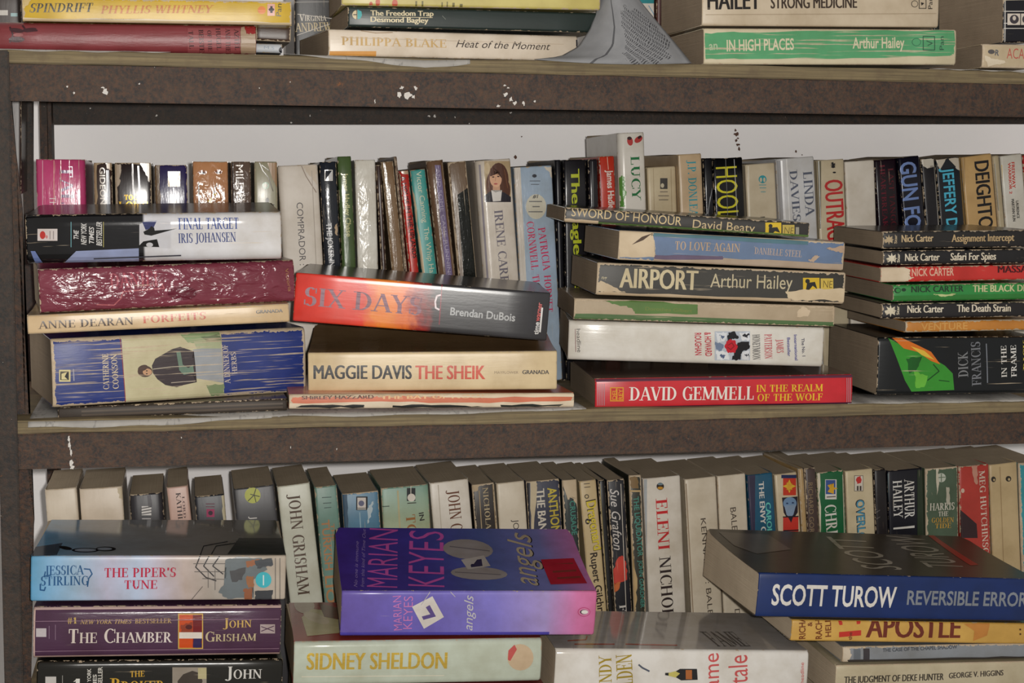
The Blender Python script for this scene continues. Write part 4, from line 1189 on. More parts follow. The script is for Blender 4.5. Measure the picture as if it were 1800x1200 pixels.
lay([(540, 620), (978, 616), (980, 685), (543, 688)], (218, 196, 156), 'thick tan paperback with black and orange bold capitals', G_MF, [
    T('MAGGIE DAVIS', (551, 665.5), (724, 665.5), 24, (48, 46, 48), 'bb'), T('THE SHEIK', (730, 666), (853, 666), 24, (206, 82, 58), 'bb'), T('MAYFLOWER', (869, 656.5), (911, 656.5), 4.5, (150, 130, 104), 's'), T('GRANADA', (918, 657), (965, 657), 7, (58, 50, 44), 'bb')], Y=0.0, yaw=7, crease=0.12, wear=0.35, cover=(150, 120, 88), curl=0.010, crough=0.2)
lay([(521, 477), (966, 516), (962, 598), (514, 566)], {'ax': 0, 'd': 0.26, 's': 55, 'r': [(0.0, (216, 62, 52)), (0.26, (218, 66, 50)), (0.35, (226, 130, 46)), (0.43, (222, 110, 44)), (0.48, (150, 40, 34)), (0.53, (54, 44, 46)), (0.6, (46, 45, 48)), (1.0, (52, 51, 54))]}, 'orange-red and black paperback lying tilted on the thick tan one', G_MF, [
    T('SIX DAYS', (534, 536), (740, 554), 32, (128, 98, 108), 'serif', metal=0.2, rough=0.45, bump=0.4), T('Brendan DuBois', (791, 553), (905, 564.5), 13, (176, 178, 180), 'b'),
    LN((236, 220, 226), 3, (775, 518), (768, 520), (765, 530), (766, 541), (772, 544)), LN((150, 40, 58), 1.5, (777, 500), (772, 570)), T('time', (946, 588), (948, 566), 8, (214, 212, 210), 'b'), T('warner', (948, 565), (953, 532), 8, (190, 56, 50), 'b'), LN((214, 212, 210), 3, (949, 583), (953, 541))], Y=0.0, yaw=8, rough=0.25, bump=0.06, bulge=0.0002, crease=0.08, wear=0.12, cover=(48, 44, 42), back=(70, 52, 40))
lay([(1046, 667), (1498, 656), (1498, 712), (1046, 718)], (208, 54, 62), 'red paperback with white serif capitals and yellow lines on the middle board', G_MF, [
    UV((74, 40, 62), 0, 1, 0, 0.07), UV((96, 50, 70), 0, 1, 0.90, 1.0), T('DAVID GEMMELL', (1105, 703.5), (1324, 702), 23, (240, 234, 226), 'serif'), T('IN THE REALM', (1329, 688.5), (1446, 687), 12, (236, 196, 60), 'serif'), T('OF THE WOLF', (1331, 704.5), (1445, 703), 12, (236, 196, 60), 'serif'),
    RC((230, 160, 56), 1072, 680, 1096, 705), RC((208, 54, 62), 1074, 682, 1083, 703), RC((208, 54, 62), 1085, 682, 1094, 703), T('DEL', (1083, 702), (1083, 683), 7, (230, 160, 56), 'b'), T('REY', (1094, 702), (1094, 683), 7, (230, 160, 56), 'b')]
    + [LN((176, 150, 160), 1, (x, 674), (x, 712)) for x in (1050, 1053, 1056, 1059, 1062)] + [LN((176, 150, 160), 1, (x, 664), (x, 706)) for x in (1488, 1491, 1494)],
    Y=0.0, yaw=3, rough=0.3, bump=0.06, crough=0.09, crease=0.0, wear=0.15, cover=(128, 108, 98))
lay([(1000, 563), (1447, 575), (1447, 646), (998, 632)], (224, 220, 212), 'glossy white paperback with red and black sideways lettering and a rose collage', G_MF, [
    T('headline', (1013, 578), (1015, 619), 7, (70, 64, 66), 's'), LN((120, 60, 66), 1, (1011, 578), (1012, 618)), T('ROUGHAN', (1221, 585), (1222, 624), 11, (196, 62, 76), 'b'), T('& HOWARD', (1238, 584), (1240, 626), 11, (196, 62, 76), 'b'),
    RC((188, 196, 208), 1256, 582, 1318, 633), TORN((226, 230, 236), (1258, 584), (1278, 584), (1274, 598), (1262, 602), wear=0), TORN((96, 112, 144), (1264, 588), (1274, 590), (1270, 596), wear=0), TORN((120, 136, 164), (1257, 600), (1272, 606), (1268, 618), (1258, 614), wear=0), TORN((228, 232, 236), (1258, 616), (1278, 618), (1282, 632), (1260, 632), wear=0), TORN((90, 104, 136), (1264, 622), (1276, 624), (1270, 630), wear=0), TORN((36, 36, 40), (1280, 584), (1292, 583), (1298, 594), (1286, 596), (1278, 600), wear=0), TORN((36, 36, 40), (1296, 602), (1316, 600), (1317, 612), (1304, 618), (1300, 632), (1286, 632), (1290, 620), wear=0), TORN((226, 228, 232), (1300, 584), (1316, 584), (1316, 598), (1304, 598), wear=0), TORN((44, 44, 50), (1304, 588), (1317, 586), (1312, 594), wear=0), TORN((222, 224, 230), (1304, 618), (1317, 616), (1316, 632), (1304, 632), wear=0), TORN((60, 64, 76), (1308, 622), (1316, 622), (1312, 628), wear=0), TORN((200, 40, 54), (1276, 600), (1284, 595), (1293, 600), (1296, 610), (1290, 620), (1280, 620), (1274, 611), wear=0), LN((140, 24, 38), 1.6, (1280, 606), (1286, 602), (1290, 608), (1284, 614), (1279, 610)),
    T('HONEYMOON', (1322, 588), (1323, 632), 13, (64, 62, 66), 'serif'), T('PATTERSON', (1343, 587), (1344, 630), 13, (190, 64, 78), 'serif'), T('JAMES', (1364, 596), (1365, 620), 12, (190, 64, 78), 'serif'), T('Bestseller', (1383, 593), (1384, 626), 5, (84, 84, 150), 'b'), T('International', (1395, 588), (1397, 633), 5, (84, 84, 150), 'b'), T('The No. 1', (1408, 594), (1410, 626), 5, (84, 84, 100), 'b'), RC((160, 54, 40), 1085, 562, 1098, 566)],
    Y=0.0, yaw=9, rough=0.2, bump=0.15, crease=0.0, wear=0.2, r=0.003, cover=(190, 186, 178), pages=PAGES_PALE)
lay([(1010, 524), (1466, 537), (1468, 575), (1008, 561)], (184, 166, 140), 'torn tan paperback with a patch of green left on its spine', G_MF, [
    TORN((92, 126, 62), (1064, 529), (1110, 528), (1226, 535), (1226, 552), (1116, 551), (1110, 541), (1080, 534), wear=0), T('Dorothea Gilbert', (1134, 545), (1216, 549), 6, (120, 130, 62), 's'), PG((86, 116, 72), (1008, 551), (1040, 551), (1466, 566), (1467, 577), (1008, 563)), TORN((214, 194, 166), (1402, 546), (1412, 537), (1424, 546), (1420, 556), (1400, 556), wear=0)], Y=0.002, yaw=6, crease=0.35, wear=1.0, rough=0.6)
lay([(1048, 462), (1485, 477), (1485, 536), (1050, 517)], (66, 64, 60), 'battered black paperback with bold cream capitals and a yellow badge', G_MF, [
    T('AIRPORT', (1088, 505), (1226, 509.5), 33, (214, 200, 164), 'bb'), T('Arthur Hailey', (1248, 504.5), (1392, 508), 23, (202, 190, 158), 's'), RC((222, 186, 46), 1411, 488, 1440, 510), EL((40, 38, 34), 1419, 494, 4), PG((40, 38, 34), (1418, 497), (1432, 495), (1436, 508), (1428, 502), (1422, 509), (1416, 509)), RC((214, 186, 84), 1442, 489, 1464, 510), T('NE', (1446, 505), (1462, 506), 12, (110, 92, 40), 'thin'), T('ng', (1057, 490), (1066, 491), 6, (190, 180, 150), 'b'),
    TORN((214, 194, 162), (1380, 512), (1430, 508), (1485, 507), (1486, 530), (1440, 526), (1396, 528), (1384, 522), wear=0), TORN((206, 186, 156), (1048, 496), (1058, 494), (1078, 504), (1100, 514), (1060, 512), (1050, 512), wear=0), TORN((196, 174, 144), (1050, 513), (1200, 518), (1390, 524), (1390, 530), (1050, 518), wear=0), TORN((206, 186, 156), (1120, 465), (1190, 466), (1160, 470), wear=0), TORN((206, 186, 156), (1230, 467), (1300, 468), (1260, 472), wear=0)], Y=0.001, yaw=3, crease=0.35, wear=1.0, rough=0.5)
lay([(1085, 402), (1482, 427), (1485, 474), (1090, 459)], (112, 132, 164), 'worn dusty blue paperback with a torn cream spine end on the battered black one', G_MF, [
    TORN((216, 196, 166), (1085, 402), (1147, 408), (1140, 420), (1150, 422), (1152, 452), (1090, 452), wear=0), T('TO LOVE AGAIN', (1186, 438.5), (1300, 443), 14, (196, 168, 140), 'serif'), T('DANIELLE STEEL', (1325, 446), (1408, 452), 11, (190, 170, 160), 'serif'), TORN((184, 164, 144), (1150, 452), (1270, 453), (1485, 464), (1485, 474), (1150, 461), wear=0), TORN((110, 96, 120), (1150, 448), (1270, 450), (1270, 456), (1150, 455), wear=0), PG((84, 66, 54), (1110, 430), (1128, 416), (1146, 410), (1130, 422)), TORN((90, 126, 138), (1148, 409), (1420, 424), (1420, 430), (1148, 415), wear=0), TORN((186, 160, 138), (1452, 436), (1484, 432), (1484, 446), (1460, 440), wear=0), TORN((196, 172, 150), (1420, 458), (1432, 448), (1440, 450), (1430, 460), wear=0)], Y=0.003, crease=0.45, wear=1.0, rough=0.5)
lay([(993, 362), (1422, 393), (1423, 416), (992, 392)], (62, 60, 58), 'thin black paperback with cream capitals tilted on top of the blue one', G_MF, [
    T('SWORD OF HONOUR', (1004, 379.5), (1197, 396.5), 15, (218, 194, 146), 's'), T('David Beaty', (1217, 400), (1326, 408), 14, (212, 190, 148), 's'), RC((218, 184, 44), 1345, 391, 1373, 411), EL((40, 38, 34), 1354, 397, 3.5), PG((40, 38, 34), (1351, 400), (1366, 399), (1371, 409), (1362, 406), (1358, 410), (1351, 410)), RC((196, 174, 84), 1375, 395, 1396, 414), T('NE', (1378, 410), (1394, 411), 11, (110, 92, 44), 'thin'), RC((150, 146, 132), 1398, 399, 1404, 414),
    PG((92, 120, 66), (1052, 390), (1422, 413), (1422, 420), (1050, 396)), TORN((200, 178, 148), (992, 384), (1052, 388), (1050, 396), (992, 394), wear=0)], Y=0.003, yaw=5, crease=0.1, wear=0.6, rough=0.45, cover=(46, 44, 42))
# the stack by the frame edge
lay([(1540, 592), (1822, 592), (1822, 690), (1545, 696)], (34, 36, 38), 'thick black paperback with a green and orange flame on its spine', G_MF, [
    PG((64, 150, 56), (1562, 594), (1590, 610), (1626, 622), (1660, 642), (1674, 656), (1677, 685), (1602, 688), (1590, 668), (1576, 630)), TORN((40, 96, 44), (1592, 630), (1620, 626), (1610, 650), (1598, 656), wear=0), LN((36, 80, 40), 2, (1640, 640), (1650, 652), (1630, 668)), LN((36, 80, 40), 1.6, (1650, 668), (1668, 670)), TORN((110, 190, 70), (1606, 652), (1630, 660), (1624, 680), (1610, 682), wear=0),
    PG((222, 120, 44), (1567, 592), (1586, 594), (1612, 606), (1636, 618), (1652, 640), (1636, 634), (1612, 618), (1588, 612)), PG((234, 196, 74), (1600, 608), (1624, 616), (1642, 632), (1620, 624)),
    T('DICK', (1701, 662), (1700, 617), 18, (132, 134, 138), 'serif'), T('FRANCIS', (1724, 677), (1722, 600), 17, (120, 122, 128), 'serif'), LN((120, 124, 132), 2, (1733, 604), (1735, 672)), T('IN THE', (1769, 662), (1768, 607), 10, (226, 224, 220), 'serif'), T('FRAME', (1786, 662), (1785, 606), 10, (226, 224, 220), 'serif'), T('DICK', (1806, 650), (1806, 596), 9, (206, 186, 80), 'serif')], Y=0.0, yaw=2, crease=0.38, wear=0.3, rough=0.3, r=0.003)
lay([(1590, 564), (1822, 560), (1822, 580), (1594, 585)], (206, 138, 64), 'thin orange paperback between two black ones by the frame edge', G_MF, [T('VENTURE', (1618, 580), (1700, 578), 11, (222, 166, 92), 'b')], Y=0.010, crease=0.2, wear=0.8, rough=0.5, W=0.115)
D = dict(yaw=2, crease=0.2, wear=0.5, rough=0.45)
lay([(1550, 534), (1822, 529), (1822, 557), (1551, 560)], (44, 42, 44), 'black paperback with white lettering under the green one', G_MF, [STAR((226, 216, 192), 1565, 546, 11, 5, 8), T('Star', (1580, 553), (1580, 537), 5, (226, 216, 192), 'bb'), T('Nick Carter', (1594, 549.5), (1658, 548.5), 12, (226, 216, 196), 'bb'), T('The Death Strain', (1681, 548), (1776, 547), 12, (226, 216, 196), 'bb')], Y=0.001, **D)
lay([(1568, 501), (1822, 495), (1822, 527), (1572, 530)], (58, 148, 76), 'green paperback with dark and cream capitals by the frame edge', G_MF, [UV((58, 132, 64), 0, 1, 0, 0.36), T('NICK CARTER', (1601, 513.5), (1693, 512), 10, (44, 66, 50), 'bb'), T('THE BLACK DEATH', (1709, 513), (1832, 511), 11, (210, 206, 160), 'bb'), EL((40, 70, 50), 1577, 510, 6, 5), EL((58, 148, 76), 1578, 510, 4, 3.5), EL((40, 70, 50), 1588, 509, 4, 3), TORN((200, 210, 150), (1640, 516), (1680, 516), (1670, 520), (1650, 520), wear=0)], Y=0.005, **D)
lay([(1547, 469), (1822, 465), (1822, 491), (1549, 497)], (204, 62, 58), 'red paperback with a torn cream spine end by the frame edge', G_MF, [TORN((224, 206, 180), (1547, 468), (1580, 467), (1600, 474), (1596, 482), (1606, 488), (1590, 496), (1549, 498), wear=0), T('NICK CARTER', (1602, 485), (1676, 483.5), 12, (230, 186, 164), 'b'), T('MASSACRE', (1753, 479), (1836, 478), 11, (74, 30, 36), 'bb')], Y=0.001, crease=0.25, wear=0.5, rough=0.3, yaw=2)
lay([(1552, 441), (1822, 436), (1822, 463), (1553, 466)], (40, 39, 41), 'black paperback with white lettering on the torn red one', G_MF, [STAR((226, 216, 192), 1567, 454, 10, 4.5, 8), T('Star', (1581, 461), (1581, 445), 5, (226, 216, 192), 'bb'), T('Nick Carter', (1590, 458.5), (1651, 457.5), 12, (226, 216, 196), 'bb'), T('Safari For Spies', (1670, 457.5), (1750, 456), 12, (226, 216, 196), 'bb')], Y=0.002, **D)
lay([(1552, 406), (1822, 404), (1822, 434), (1552, 438)], (44, 42, 42), 'black paperback with tan lettering topmost of the stack by the frame edge', G_MF, [STAR((196, 176, 144), 1562, 421, 9, 4, 8), T('Star', (1576, 428), (1576, 412), 5, (196, 176, 144), 'bb'), T('Nick Carter', (1584, 425.5), (1640, 424), 12, (200, 176, 138), 'bb'), T('Assignment Intercept', (1672, 425), (1782, 423), 12, (188, 162, 122), 'bb')], Y=0.002, cover=(70, 64, 58), **D)

# ---------------------------------------------------------------- lower shelf, back row
B = dict(foot=ZB, W=0.088, rough=0.42)
std((77, 859), (136, 858), (140, 935), (85, 935), (222, 208, 188), 'blank white paperback standing first in the lower back row', G_LB, [], wear=0.3, crease=0.0, **B)
std((138, 858), (216, 857), (218, 930), (143, 930), (220, 204, 184), 'wide blank cream paperback beside the first one of the lower back row', G_LB, [TORN((206, 190, 160), (206, 858), (216, 857), (217, 880), (211, 876), wear=0)], wear=0.4, crease=0.0, **B)
std((226, 869), (287, 866), (290, 925), (230, 925), (56, 54, 58), 'dark grey paperback with a white striped square logo', G_LB, [RC((222, 218, 214), 249, 889, 266, 905), LN((56, 54, 58), 1.5, (249, 893), (266, 890)), LN((56, 54, 58), 1.5, (249, 898), (266, 895)), LN((56, 54, 58), 1.5, (249, 903), (266, 900)), LN((196, 192, 190), 1.6, (250, 911), (265, 911)), LN((196, 192, 190), 1.6, (244, 916), (270, 916)), LN((196, 192, 190), 1.6, (247, 921), (267, 921)), LN((96, 94, 98), 7, (262, 870), (264, 888))], wear=0.5, r=0.004, **B)
std((292, 856), (331, 854), (338, 925), (300, 925), (214, 178, 164), 'pink paperback with black vertical capitals', G_LB, [T('KATHLEEN', (309, 866), (316, 945), 8, (60, 46, 46), 'serif'), T('LORD', (320, 872), (323, 910), 4, (96, 70, 70), 'serif')], wear=0.3, crease=0.05, **B)
std((341, 872), (395, 869), (398, 926), (345, 926), (44, 46, 54), 'black paperback with a magenta square emblem', G_LB, [RC((176, 60, 106), 363, 894, 377, 908), EL((60, 40, 56), 370, 901, 4, 4), LN((110, 50, 70), 1.4, (362, 885), (377, 885)), LN((110, 50, 70), 1.4, (362, 890), (377, 890)), LN((110, 50, 70), 1.4, (363, 913), (377, 913)), TORN((206, 196, 166), (389, 871), (395, 870), (398, 926), (393, 926), wear=0)], wear=0.5, crease=0.15, **B)
std((410, 857), (482, 854), (490, 925), (416, 925), (78, 77, 80), 'charcoal paperback with a round yellow-green logo', G_LB, [EL((196, 200, 104), 444, 870, 14), LN((70, 70, 60), 1.6, (436, 880), (446, 870), (450, 858)), LN((70, 70, 60), 1.6, (440, 868), (456, 872)), LN((70, 70, 60), 1.4, (447, 870), (450, 882)), T('JEREMY', (440, 907), (444, 970), 11, (216, 212, 206), 's')], wear=0.25, crease=0.05, **B)
std((484, 853), (547, 850), (566, 1060), (512, 1062), (212, 212, 196), 'tall pale paperback with brown vertical capitals beside the turquoise one', G_LB, [T('JOHN GRISHAM', (506, 868), (524, 1046), 20, (92, 72, 58), 'serif')], wear=0.3, crease=0.1, **B)
std((552, 856), (592, 853), (607, 1060), (567, 1062), (116, 150, 138), 'faded turquoise paperback with orange-tan vertical capitals', G_LB, [T('TURKISH', (565, 914), (572, 1002), 13, (184, 134, 90), 'b'), T('THE', (581, 920), (583, 950), 6, (184, 134, 90), 'b'), T('LION', (571, 1012), (577, 1085), 15, (184, 134, 90), 'b'), LN((84, 104, 100), 1.5, (566, 874), (582, 873)), LN((84, 104, 100), 1.5, (568, 884), (582, 883)), LN((84, 104, 100), 1.5, (570, 892), (582, 891))], wear=0.5, crease=0.4, **B)
std((600, 868), (666, 864), (668, 935), (604, 937), (86, 130, 158), 'scuffed blue paperback with a framed logo', G_LB, [RC((34, 34, 38), 626, 872, 646, 896), RC((214, 204, 196), 628, 874, 643, 892), EL((104, 104, 130), 635, 884, 5, 5), LN((220, 214, 206), 1.5, (628, 894), (643, 894)), TORN((186, 200, 206), (646, 892), (656, 880), (652, 906), (646, 920), wear=0), TORN((60, 88, 112), (600, 868), (610, 868), (612, 935), (604, 936), wear=0), LN((150, 180, 196), 2, (632, 900), (634, 930))], wear=0.7, crease=0.5, **B)
std((669, 858), (753, 851), (758, 935), (674, 937), {'ax': 0, 'd': 0.05, 'r': [(0.0, (112, 148, 132)), (0.25, (176, 184, 150)), (0.5, (214, 200, 164)), (1.0, (206, 190, 150))]}, 'green fading to cream paperback with a white dome logo', G_LB, [RC((40, 44, 46), 715, 857, 730, 880), EL((226, 218, 206), 723, 874, 7, 7), LN((220, 214, 200), 1.2, (722, 852), (722, 868)), LN((60, 56, 50), 1.6, (716, 884), (731, 883)), T('TO', (713, 905), (716, 940), 16, (162, 108, 56), 'serif'), T('IN', (736, 901), (738, 915), 8, (50, 48, 46), 'b'), LN((190, 180, 140), 3, (699, 862), (703, 935)), LN((70, 84, 78), 1.5, (672, 890), (684, 889))], wear=0.5, **B)
std((755, 848), (823, 842), (832, 935), (762, 937), (226, 218, 206), 'white paperback with brown vertical serif capitals', G_LB, [T('JOHN GRISHAM', (786, 861), (800, 1008), 20, (112, 70, 50), 'serif'), LN((196, 186, 170), 1.5, (770, 852), (776, 935))], wear=0.3, crease=0.0, **B)
std((829, 852), (869, 848), (876, 938), (836, 939), (62, 56, 54), 'battered dark paperback with small cream vertical letters', G_LB, [T('NICHOLAS', (848, 856), (855, 938), 9, (190, 172, 138), 'serif'), TORN((196, 174, 142), (829, 852), (842, 850), (840, 860), (834, 864), wear=0), LN((176, 152, 116), 1.5, (842, 862), (847, 936)), LN((176, 152, 116), 1.2, (866, 852), (872, 936))], wear=0.9, crease=0.5, **B)
std((872, 850), (922, 844), (928, 940), (878, 940), (218, 206, 186), 'plain white paperback with a short thin black name', G_LB, [T('JOHN', (901, 913), (904, 954), 10, (80, 72, 66), 's')], wear=0.3, crease=0.0, **B)
std((923, 846), (985, 842), (987, 940), (931, 941), (64, 66, 84), 'dark blue paperback with white and yellow vertical capitals', G_LB, [T('THE BANKER', (942, 859), (949, 966), 14, (222, 214, 200), 'bb'), T('ANTHONY', (962, 857), (971, 950), 15, (206, 186, 70), 'b'), RC((40, 38, 42), 924, 848, 931, 940), TORN((206, 190, 160), (932, 846), (942, 845), (944, 856), (938, 936), (934, 936), wear=0)], wear=0.7, crease=0.35, **B)
std((987, 842), (1015, 844), (1018, 940), (993, 941), (54, 62, 62), 'narrow torn dark green paperback', G_LB, [TORN((206, 186, 156), (987, 840), (1015, 842), (1013, 884), (1004, 872), (998, 878), (992, 860), wear=0), T('CRUSADE', (1001, 880), (1005, 940), 9, (76, 142, 128), 'b')], wear=0.8, crease=0.3, **B)
std((1016, 845), (1050, 843), (1067, 1092), (1040, 1092), (208, 186, 144), 'tan paperback with yellow black-edged lettering', G_LB, [T('Dragonard', (1029, 880), (1043, 968), 18, (40, 34, 28), 'bb'), T('Dragonard', (1030.5, 881.5), (1044, 967), 16, (222, 200, 66), 'b'), T('Rupert Gilchrist', (1037, 972), (1053, 1092), 12, (58, 48, 42), 'b'), EL((80, 72, 60), 1031, 872, 4, 4), EL((208, 186, 144), 1031, 872, 2.4, 2.4), LN((110, 98, 80), 1.5, (1026, 850), (1036, 849)), LN((110, 98, 80), 1.5, (1027, 856), (1037, 855))], wear=0.4, crease=0.15, **B)
std((1051, 845), (1064, 843), (1079, 1092), (1067, 1092), (38, 37, 38), 'narrow black paperback beside the tan yellow-lettered one', G_LB, [LN((196, 178, 130), 1.2, (1054, 850), (1070, 1090))], wear=0.5, crease=0.3, **B)
std((1066, 846), (1099, 840), (1108, 1092), (1080, 1092), (44, 44, 50), 'cracked black paperback with white script and a red picture', G_LB, [T('Sue Grafton', (1072, 859), (1079, 967), 15, (214, 208, 204), 'i'), TORN((206, 72, 60), (1086, 980), (1094, 976), (1101, 990), (1102, 1018), (1080, 1028), (1076, 1008), wear=0), TORN((206, 110, 60), (1078, 1028), (1090, 1022), (1088, 1034), (1080, 1042), wear=0), LN((214, 206, 194), 1.2, (1091, 850), (1101, 1088)), LN((190, 182, 170), 1.0, (1068, 850), (1082, 1088)), T('F', (1088, 1062), (1089, 1074), 12, (220, 216, 212), 'serif')], wear=0.6, crease=0.5, **B)
std((1105, 836), (1128, 834), (1133, 1092), (1112, 1092), (66, 66, 58), 'chipped dark paperback with turquoise vertical capitals', G_LB, [T('THE LIQUIDATOR', (1113, 873), (1121, 978), 9, (84, 150, 138), 'b'), T('JOHN GARDNER', (1122, 984), (1126, 1068), 7, (84, 150, 138), 'b'), TORN((204, 174, 126), (1105, 836), (1107, 836), (1112, 990), (1120, 1020), (1118, 1060), (1114, 1090), (1110, 1090), wear=0), RC((204, 174, 126), 1106, 861, 1126, 864), TORN((136, 110, 74), (1108, 838), (1120, 838), (1122, 858), (1110, 858), wear=0)], wear=1.0, crease=0.4, **B)
std((1131, 839), (1195, 837), (1208, 1092), (1140, 1092), (224, 216, 204), 'thick white paperback with red and black vertical serif capitals', G_LB, [T('ELENI', (1152, 876), (1157, 966), 20, (206, 58, 62), 'serif'), T('NICHOLAS', (1158, 978), (1166, 1118), 20, (66, 58, 58), 'serif'), EL((60, 52, 48), 1160, 854, 6.5), EL((206, 150, 60), 1160, 857, 5, 2.5), EL((120, 140, 150), 1160, 850, 5, 2), RC((176, 180, 182), 1132, 842, 1137, 1090)], wear=0.15, crease=0.0, foot=ZB, W=0.088, rough=0.18, bump=0.06, bulge=0.001)
std((1203, 841), (1259, 838), (1271, 1092), (1216, 1092), (218, 206, 186), 'plain cream paperback with thin black vertical capitals, half behind the grey pages', G_LB, [T('KENNARD : BALEFUL', (1231, 911), (1247, 1118), 9, (84, 74, 66), 's'), LN((150, 128, 104), 1.5, (1206, 850), (1219, 1090))], wear=0.3, crease=0.0, **B)
std((1261, 836), (1310, 832), (1324, 1092), (1272, 1092), (216, 204, 184), 'plain cream paperback with a short black name behind the dark cover', G_LB, [T('BALEFUL', (1283, 892), (1289, 964), 10, (84, 74, 66), 's'), T('D : BA', (1291, 1070), (1294, 1130), 9, (84, 74, 66), 's')], wear=0.3, crease=0.0, **B)
std((1313, 834), (1358, 831), (1366, 948), (1320, 948), (44, 96, 126), 'blue paperback with white and turquoise vertical capitals', G_LB, [RC((62, 58, 84), 1313, 833, 1327, 948), T('THE ENVY OF', (1333, 846), (1338, 946), 9, (226, 224, 220), 'bb'), T('CAROLINE', (1345, 883), (1350, 962), 9, (110, 206, 196), 'bb')], wear=0.2, **B)
std((1361, 833), (1401, 830), (1409, 948), (1369, 948), (214, 198, 168), 'cream paperback with a red and yellow star card and a blue bearded face', G_LB, [
    RC((40, 50, 96), 1373, 834, 1402, 840), RC((210, 66, 44), 1376, 840, 1399, 870), STAR((234, 196, 60), 1387, 854, 12, 5, 4), STAR((234, 176, 60), 1387, 854, 8, 3, 8), PG((46, 40, 50), (1374, 874), (1402, 872), (1402, 900), (1392, 914), (1384, 912), (1377, 900)), EL((120, 150, 186), 1388, 884, 12, 11), PG((140, 160, 186), (1378, 888), (1399, 886), (1394, 904), (1388, 910), (1382, 904)), RC((204, 62, 52), 1376, 908, 1403, 934), LN((40, 36, 40), 2, (1376, 908), (1403, 907)), LN((40, 36, 40), 2, (1377, 932), (1403, 931)), EL((44, 60, 96), 1383, 884, 2, 1.3), EL((44, 60, 96), 1393, 883, 2, 1.3), PG((46, 40, 50), (1383, 906), (1394, 906), (1390, 918))], wear=0.3, **B)
std((1403, 824), (1413, 823), (1418, 948), (1408, 948), (188, 158, 112), 'very thin tan paperback beside the star card one', G_LB, [], wear=0.6, **B)
std((1414, 823), (1434, 822), (1438, 948), (1418, 948), (84, 70, 66), 'narrow brown paperback with tan vertical capitals', G_LB, [T('RICHARD GORDON', (1420, 848), (1424, 966), 8, (150, 128, 100), 's')], wear=0.5, **B)
std((1436, 831), (1483, 827), (1486, 948), (1438, 948), (38, 106, 66), 'dark green paperback with a yellow star badge', G_LB, [RC((232, 228, 222), 1450, 842, 1470, 877), RC((70, 96, 160), 1451, 843, 1468, 868), STAR((230, 178, 54), 1462, 858, 10, 4, 5), LN((110, 100, 96), 2, (1453, 873), (1468, 872)), T('CHRISTIE', (1449, 888), (1456, 984), 20, (230, 228, 220), 'serif'), TORN((226, 218, 196), (1436, 832), (1441, 832), (1442, 948), (1438, 948), wear=0), LN((200, 196, 176), 1.5, (1481, 834), (1484, 940))], wear=0.6, crease=0.15, **B)
std((1486, 827), (1534, 824), (1539, 948), (1489, 948), (216, 200, 166), 'cream paperback with blue vertical capitals and a red cockerel badge', G_LB, [RC((120, 110, 96), 1501, 835, 1517, 863), RC((228, 220, 206), 1502, 836, 1516, 862), EL((206, 64, 60), 1509, 843, 5, 5), PG((206, 64, 60), (1506, 838), (1512, 836), (1513, 848), (1506, 850)), LN((80, 70, 66), 3, (1507, 854), (1507, 861)), LN((80, 70, 66), 3, (1512, 854), (1512, 861)), T('OVERLOAD', (1503, 878), (1508, 978), 16, (54, 50, 58), 'bb'), T('OVERLOAD', (1505, 879), (1509.5, 977), 13, (92, 160, 190), 'b')], wear=0.3, **B)
std((1536, 824), (1558, 826), (1561, 948), (1539, 948), (44, 40, 42), 'narrow black paperback between the cream and the white-lettered black ones', G_LB, [LN((96, 90, 90), 1.5, (1540, 900), (1546, 896)), LN((96, 90, 90), 1.5, (1540, 912), (1546, 908))], wear=0.3, **B)
std((1560, 827), (1622, 823), (1624, 948), (1562, 948), (34, 34, 42), 'black paperback with white capitals in two vertical lines and a bar', G_LB, [T('ARTHUR', (1589, 842), (1590, 911), 18, (232, 230, 226), 'serif'), T('HAILEY', (1569, 845), (1571, 911), 16, (232, 230, 226), 'serif'), PG((228, 226, 222), (1570, 927), (1607, 923), (1607, 927), (1570, 930)), LN((150, 176, 180), 1, (1561, 832), (1563, 945)), RC((50, 62, 46), 1612, 826, 1623, 945)], wear=0.15, **B)
std((1627, 823), (1684, 820), (1686, 948), (1628, 948), (86, 104, 84), 'worn grey-green paperback with white and gold upright capitals', G_LB, [EL((200, 204, 190), 1654, 839, 8), LN((110, 126, 104), 1.5, (1647, 839), (1661, 838)), LN((110, 126, 104), 1.5, (1654, 832), (1654, 846)), T('HARRIS', (1634, 897), (1677, 895), 12, (226, 222, 210), 'serif'), T('THE', (1649, 907), (1666, 906), 8, (226, 222, 210), 'serif'), T('GOLDEN', (1637, 918), (1676, 917), 8, (206, 160, 70), 'serif'), T('TIDE', (1643, 928), (1671, 927), 8, (206, 160, 70), 'serif'), TORN((214, 206, 186), (1644, 822), (1648, 822), (1650, 850), (1646, 870), wear=0), TORN((200, 196, 180), (1662, 856), (1668, 856), (1669, 884), (1664, 888), wear=0)], wear=0.9, crease=0.3, **B)
std((1686, 820), (1738, 815), (1742, 945), (1688, 948), (188, 66, 56), 'red paperback with white vertical serif capitals in the lower back row', G_LB, [T('MEG HUTCHINSON', (1720, 827), (1728, 988), 11, (226, 206, 190), 'serif'), PG((60, 40, 44), (1686, 894), (1694, 902), (1716, 920), (1718, 945), (1687, 945)), EL((216, 190, 170), 1692, 862, 3, 4), TORN((206, 150, 130), (1706, 818), (1718, 817), (1718, 850), (1714, 850), wear=0)], wear=0.5, crease=0.15, **B)
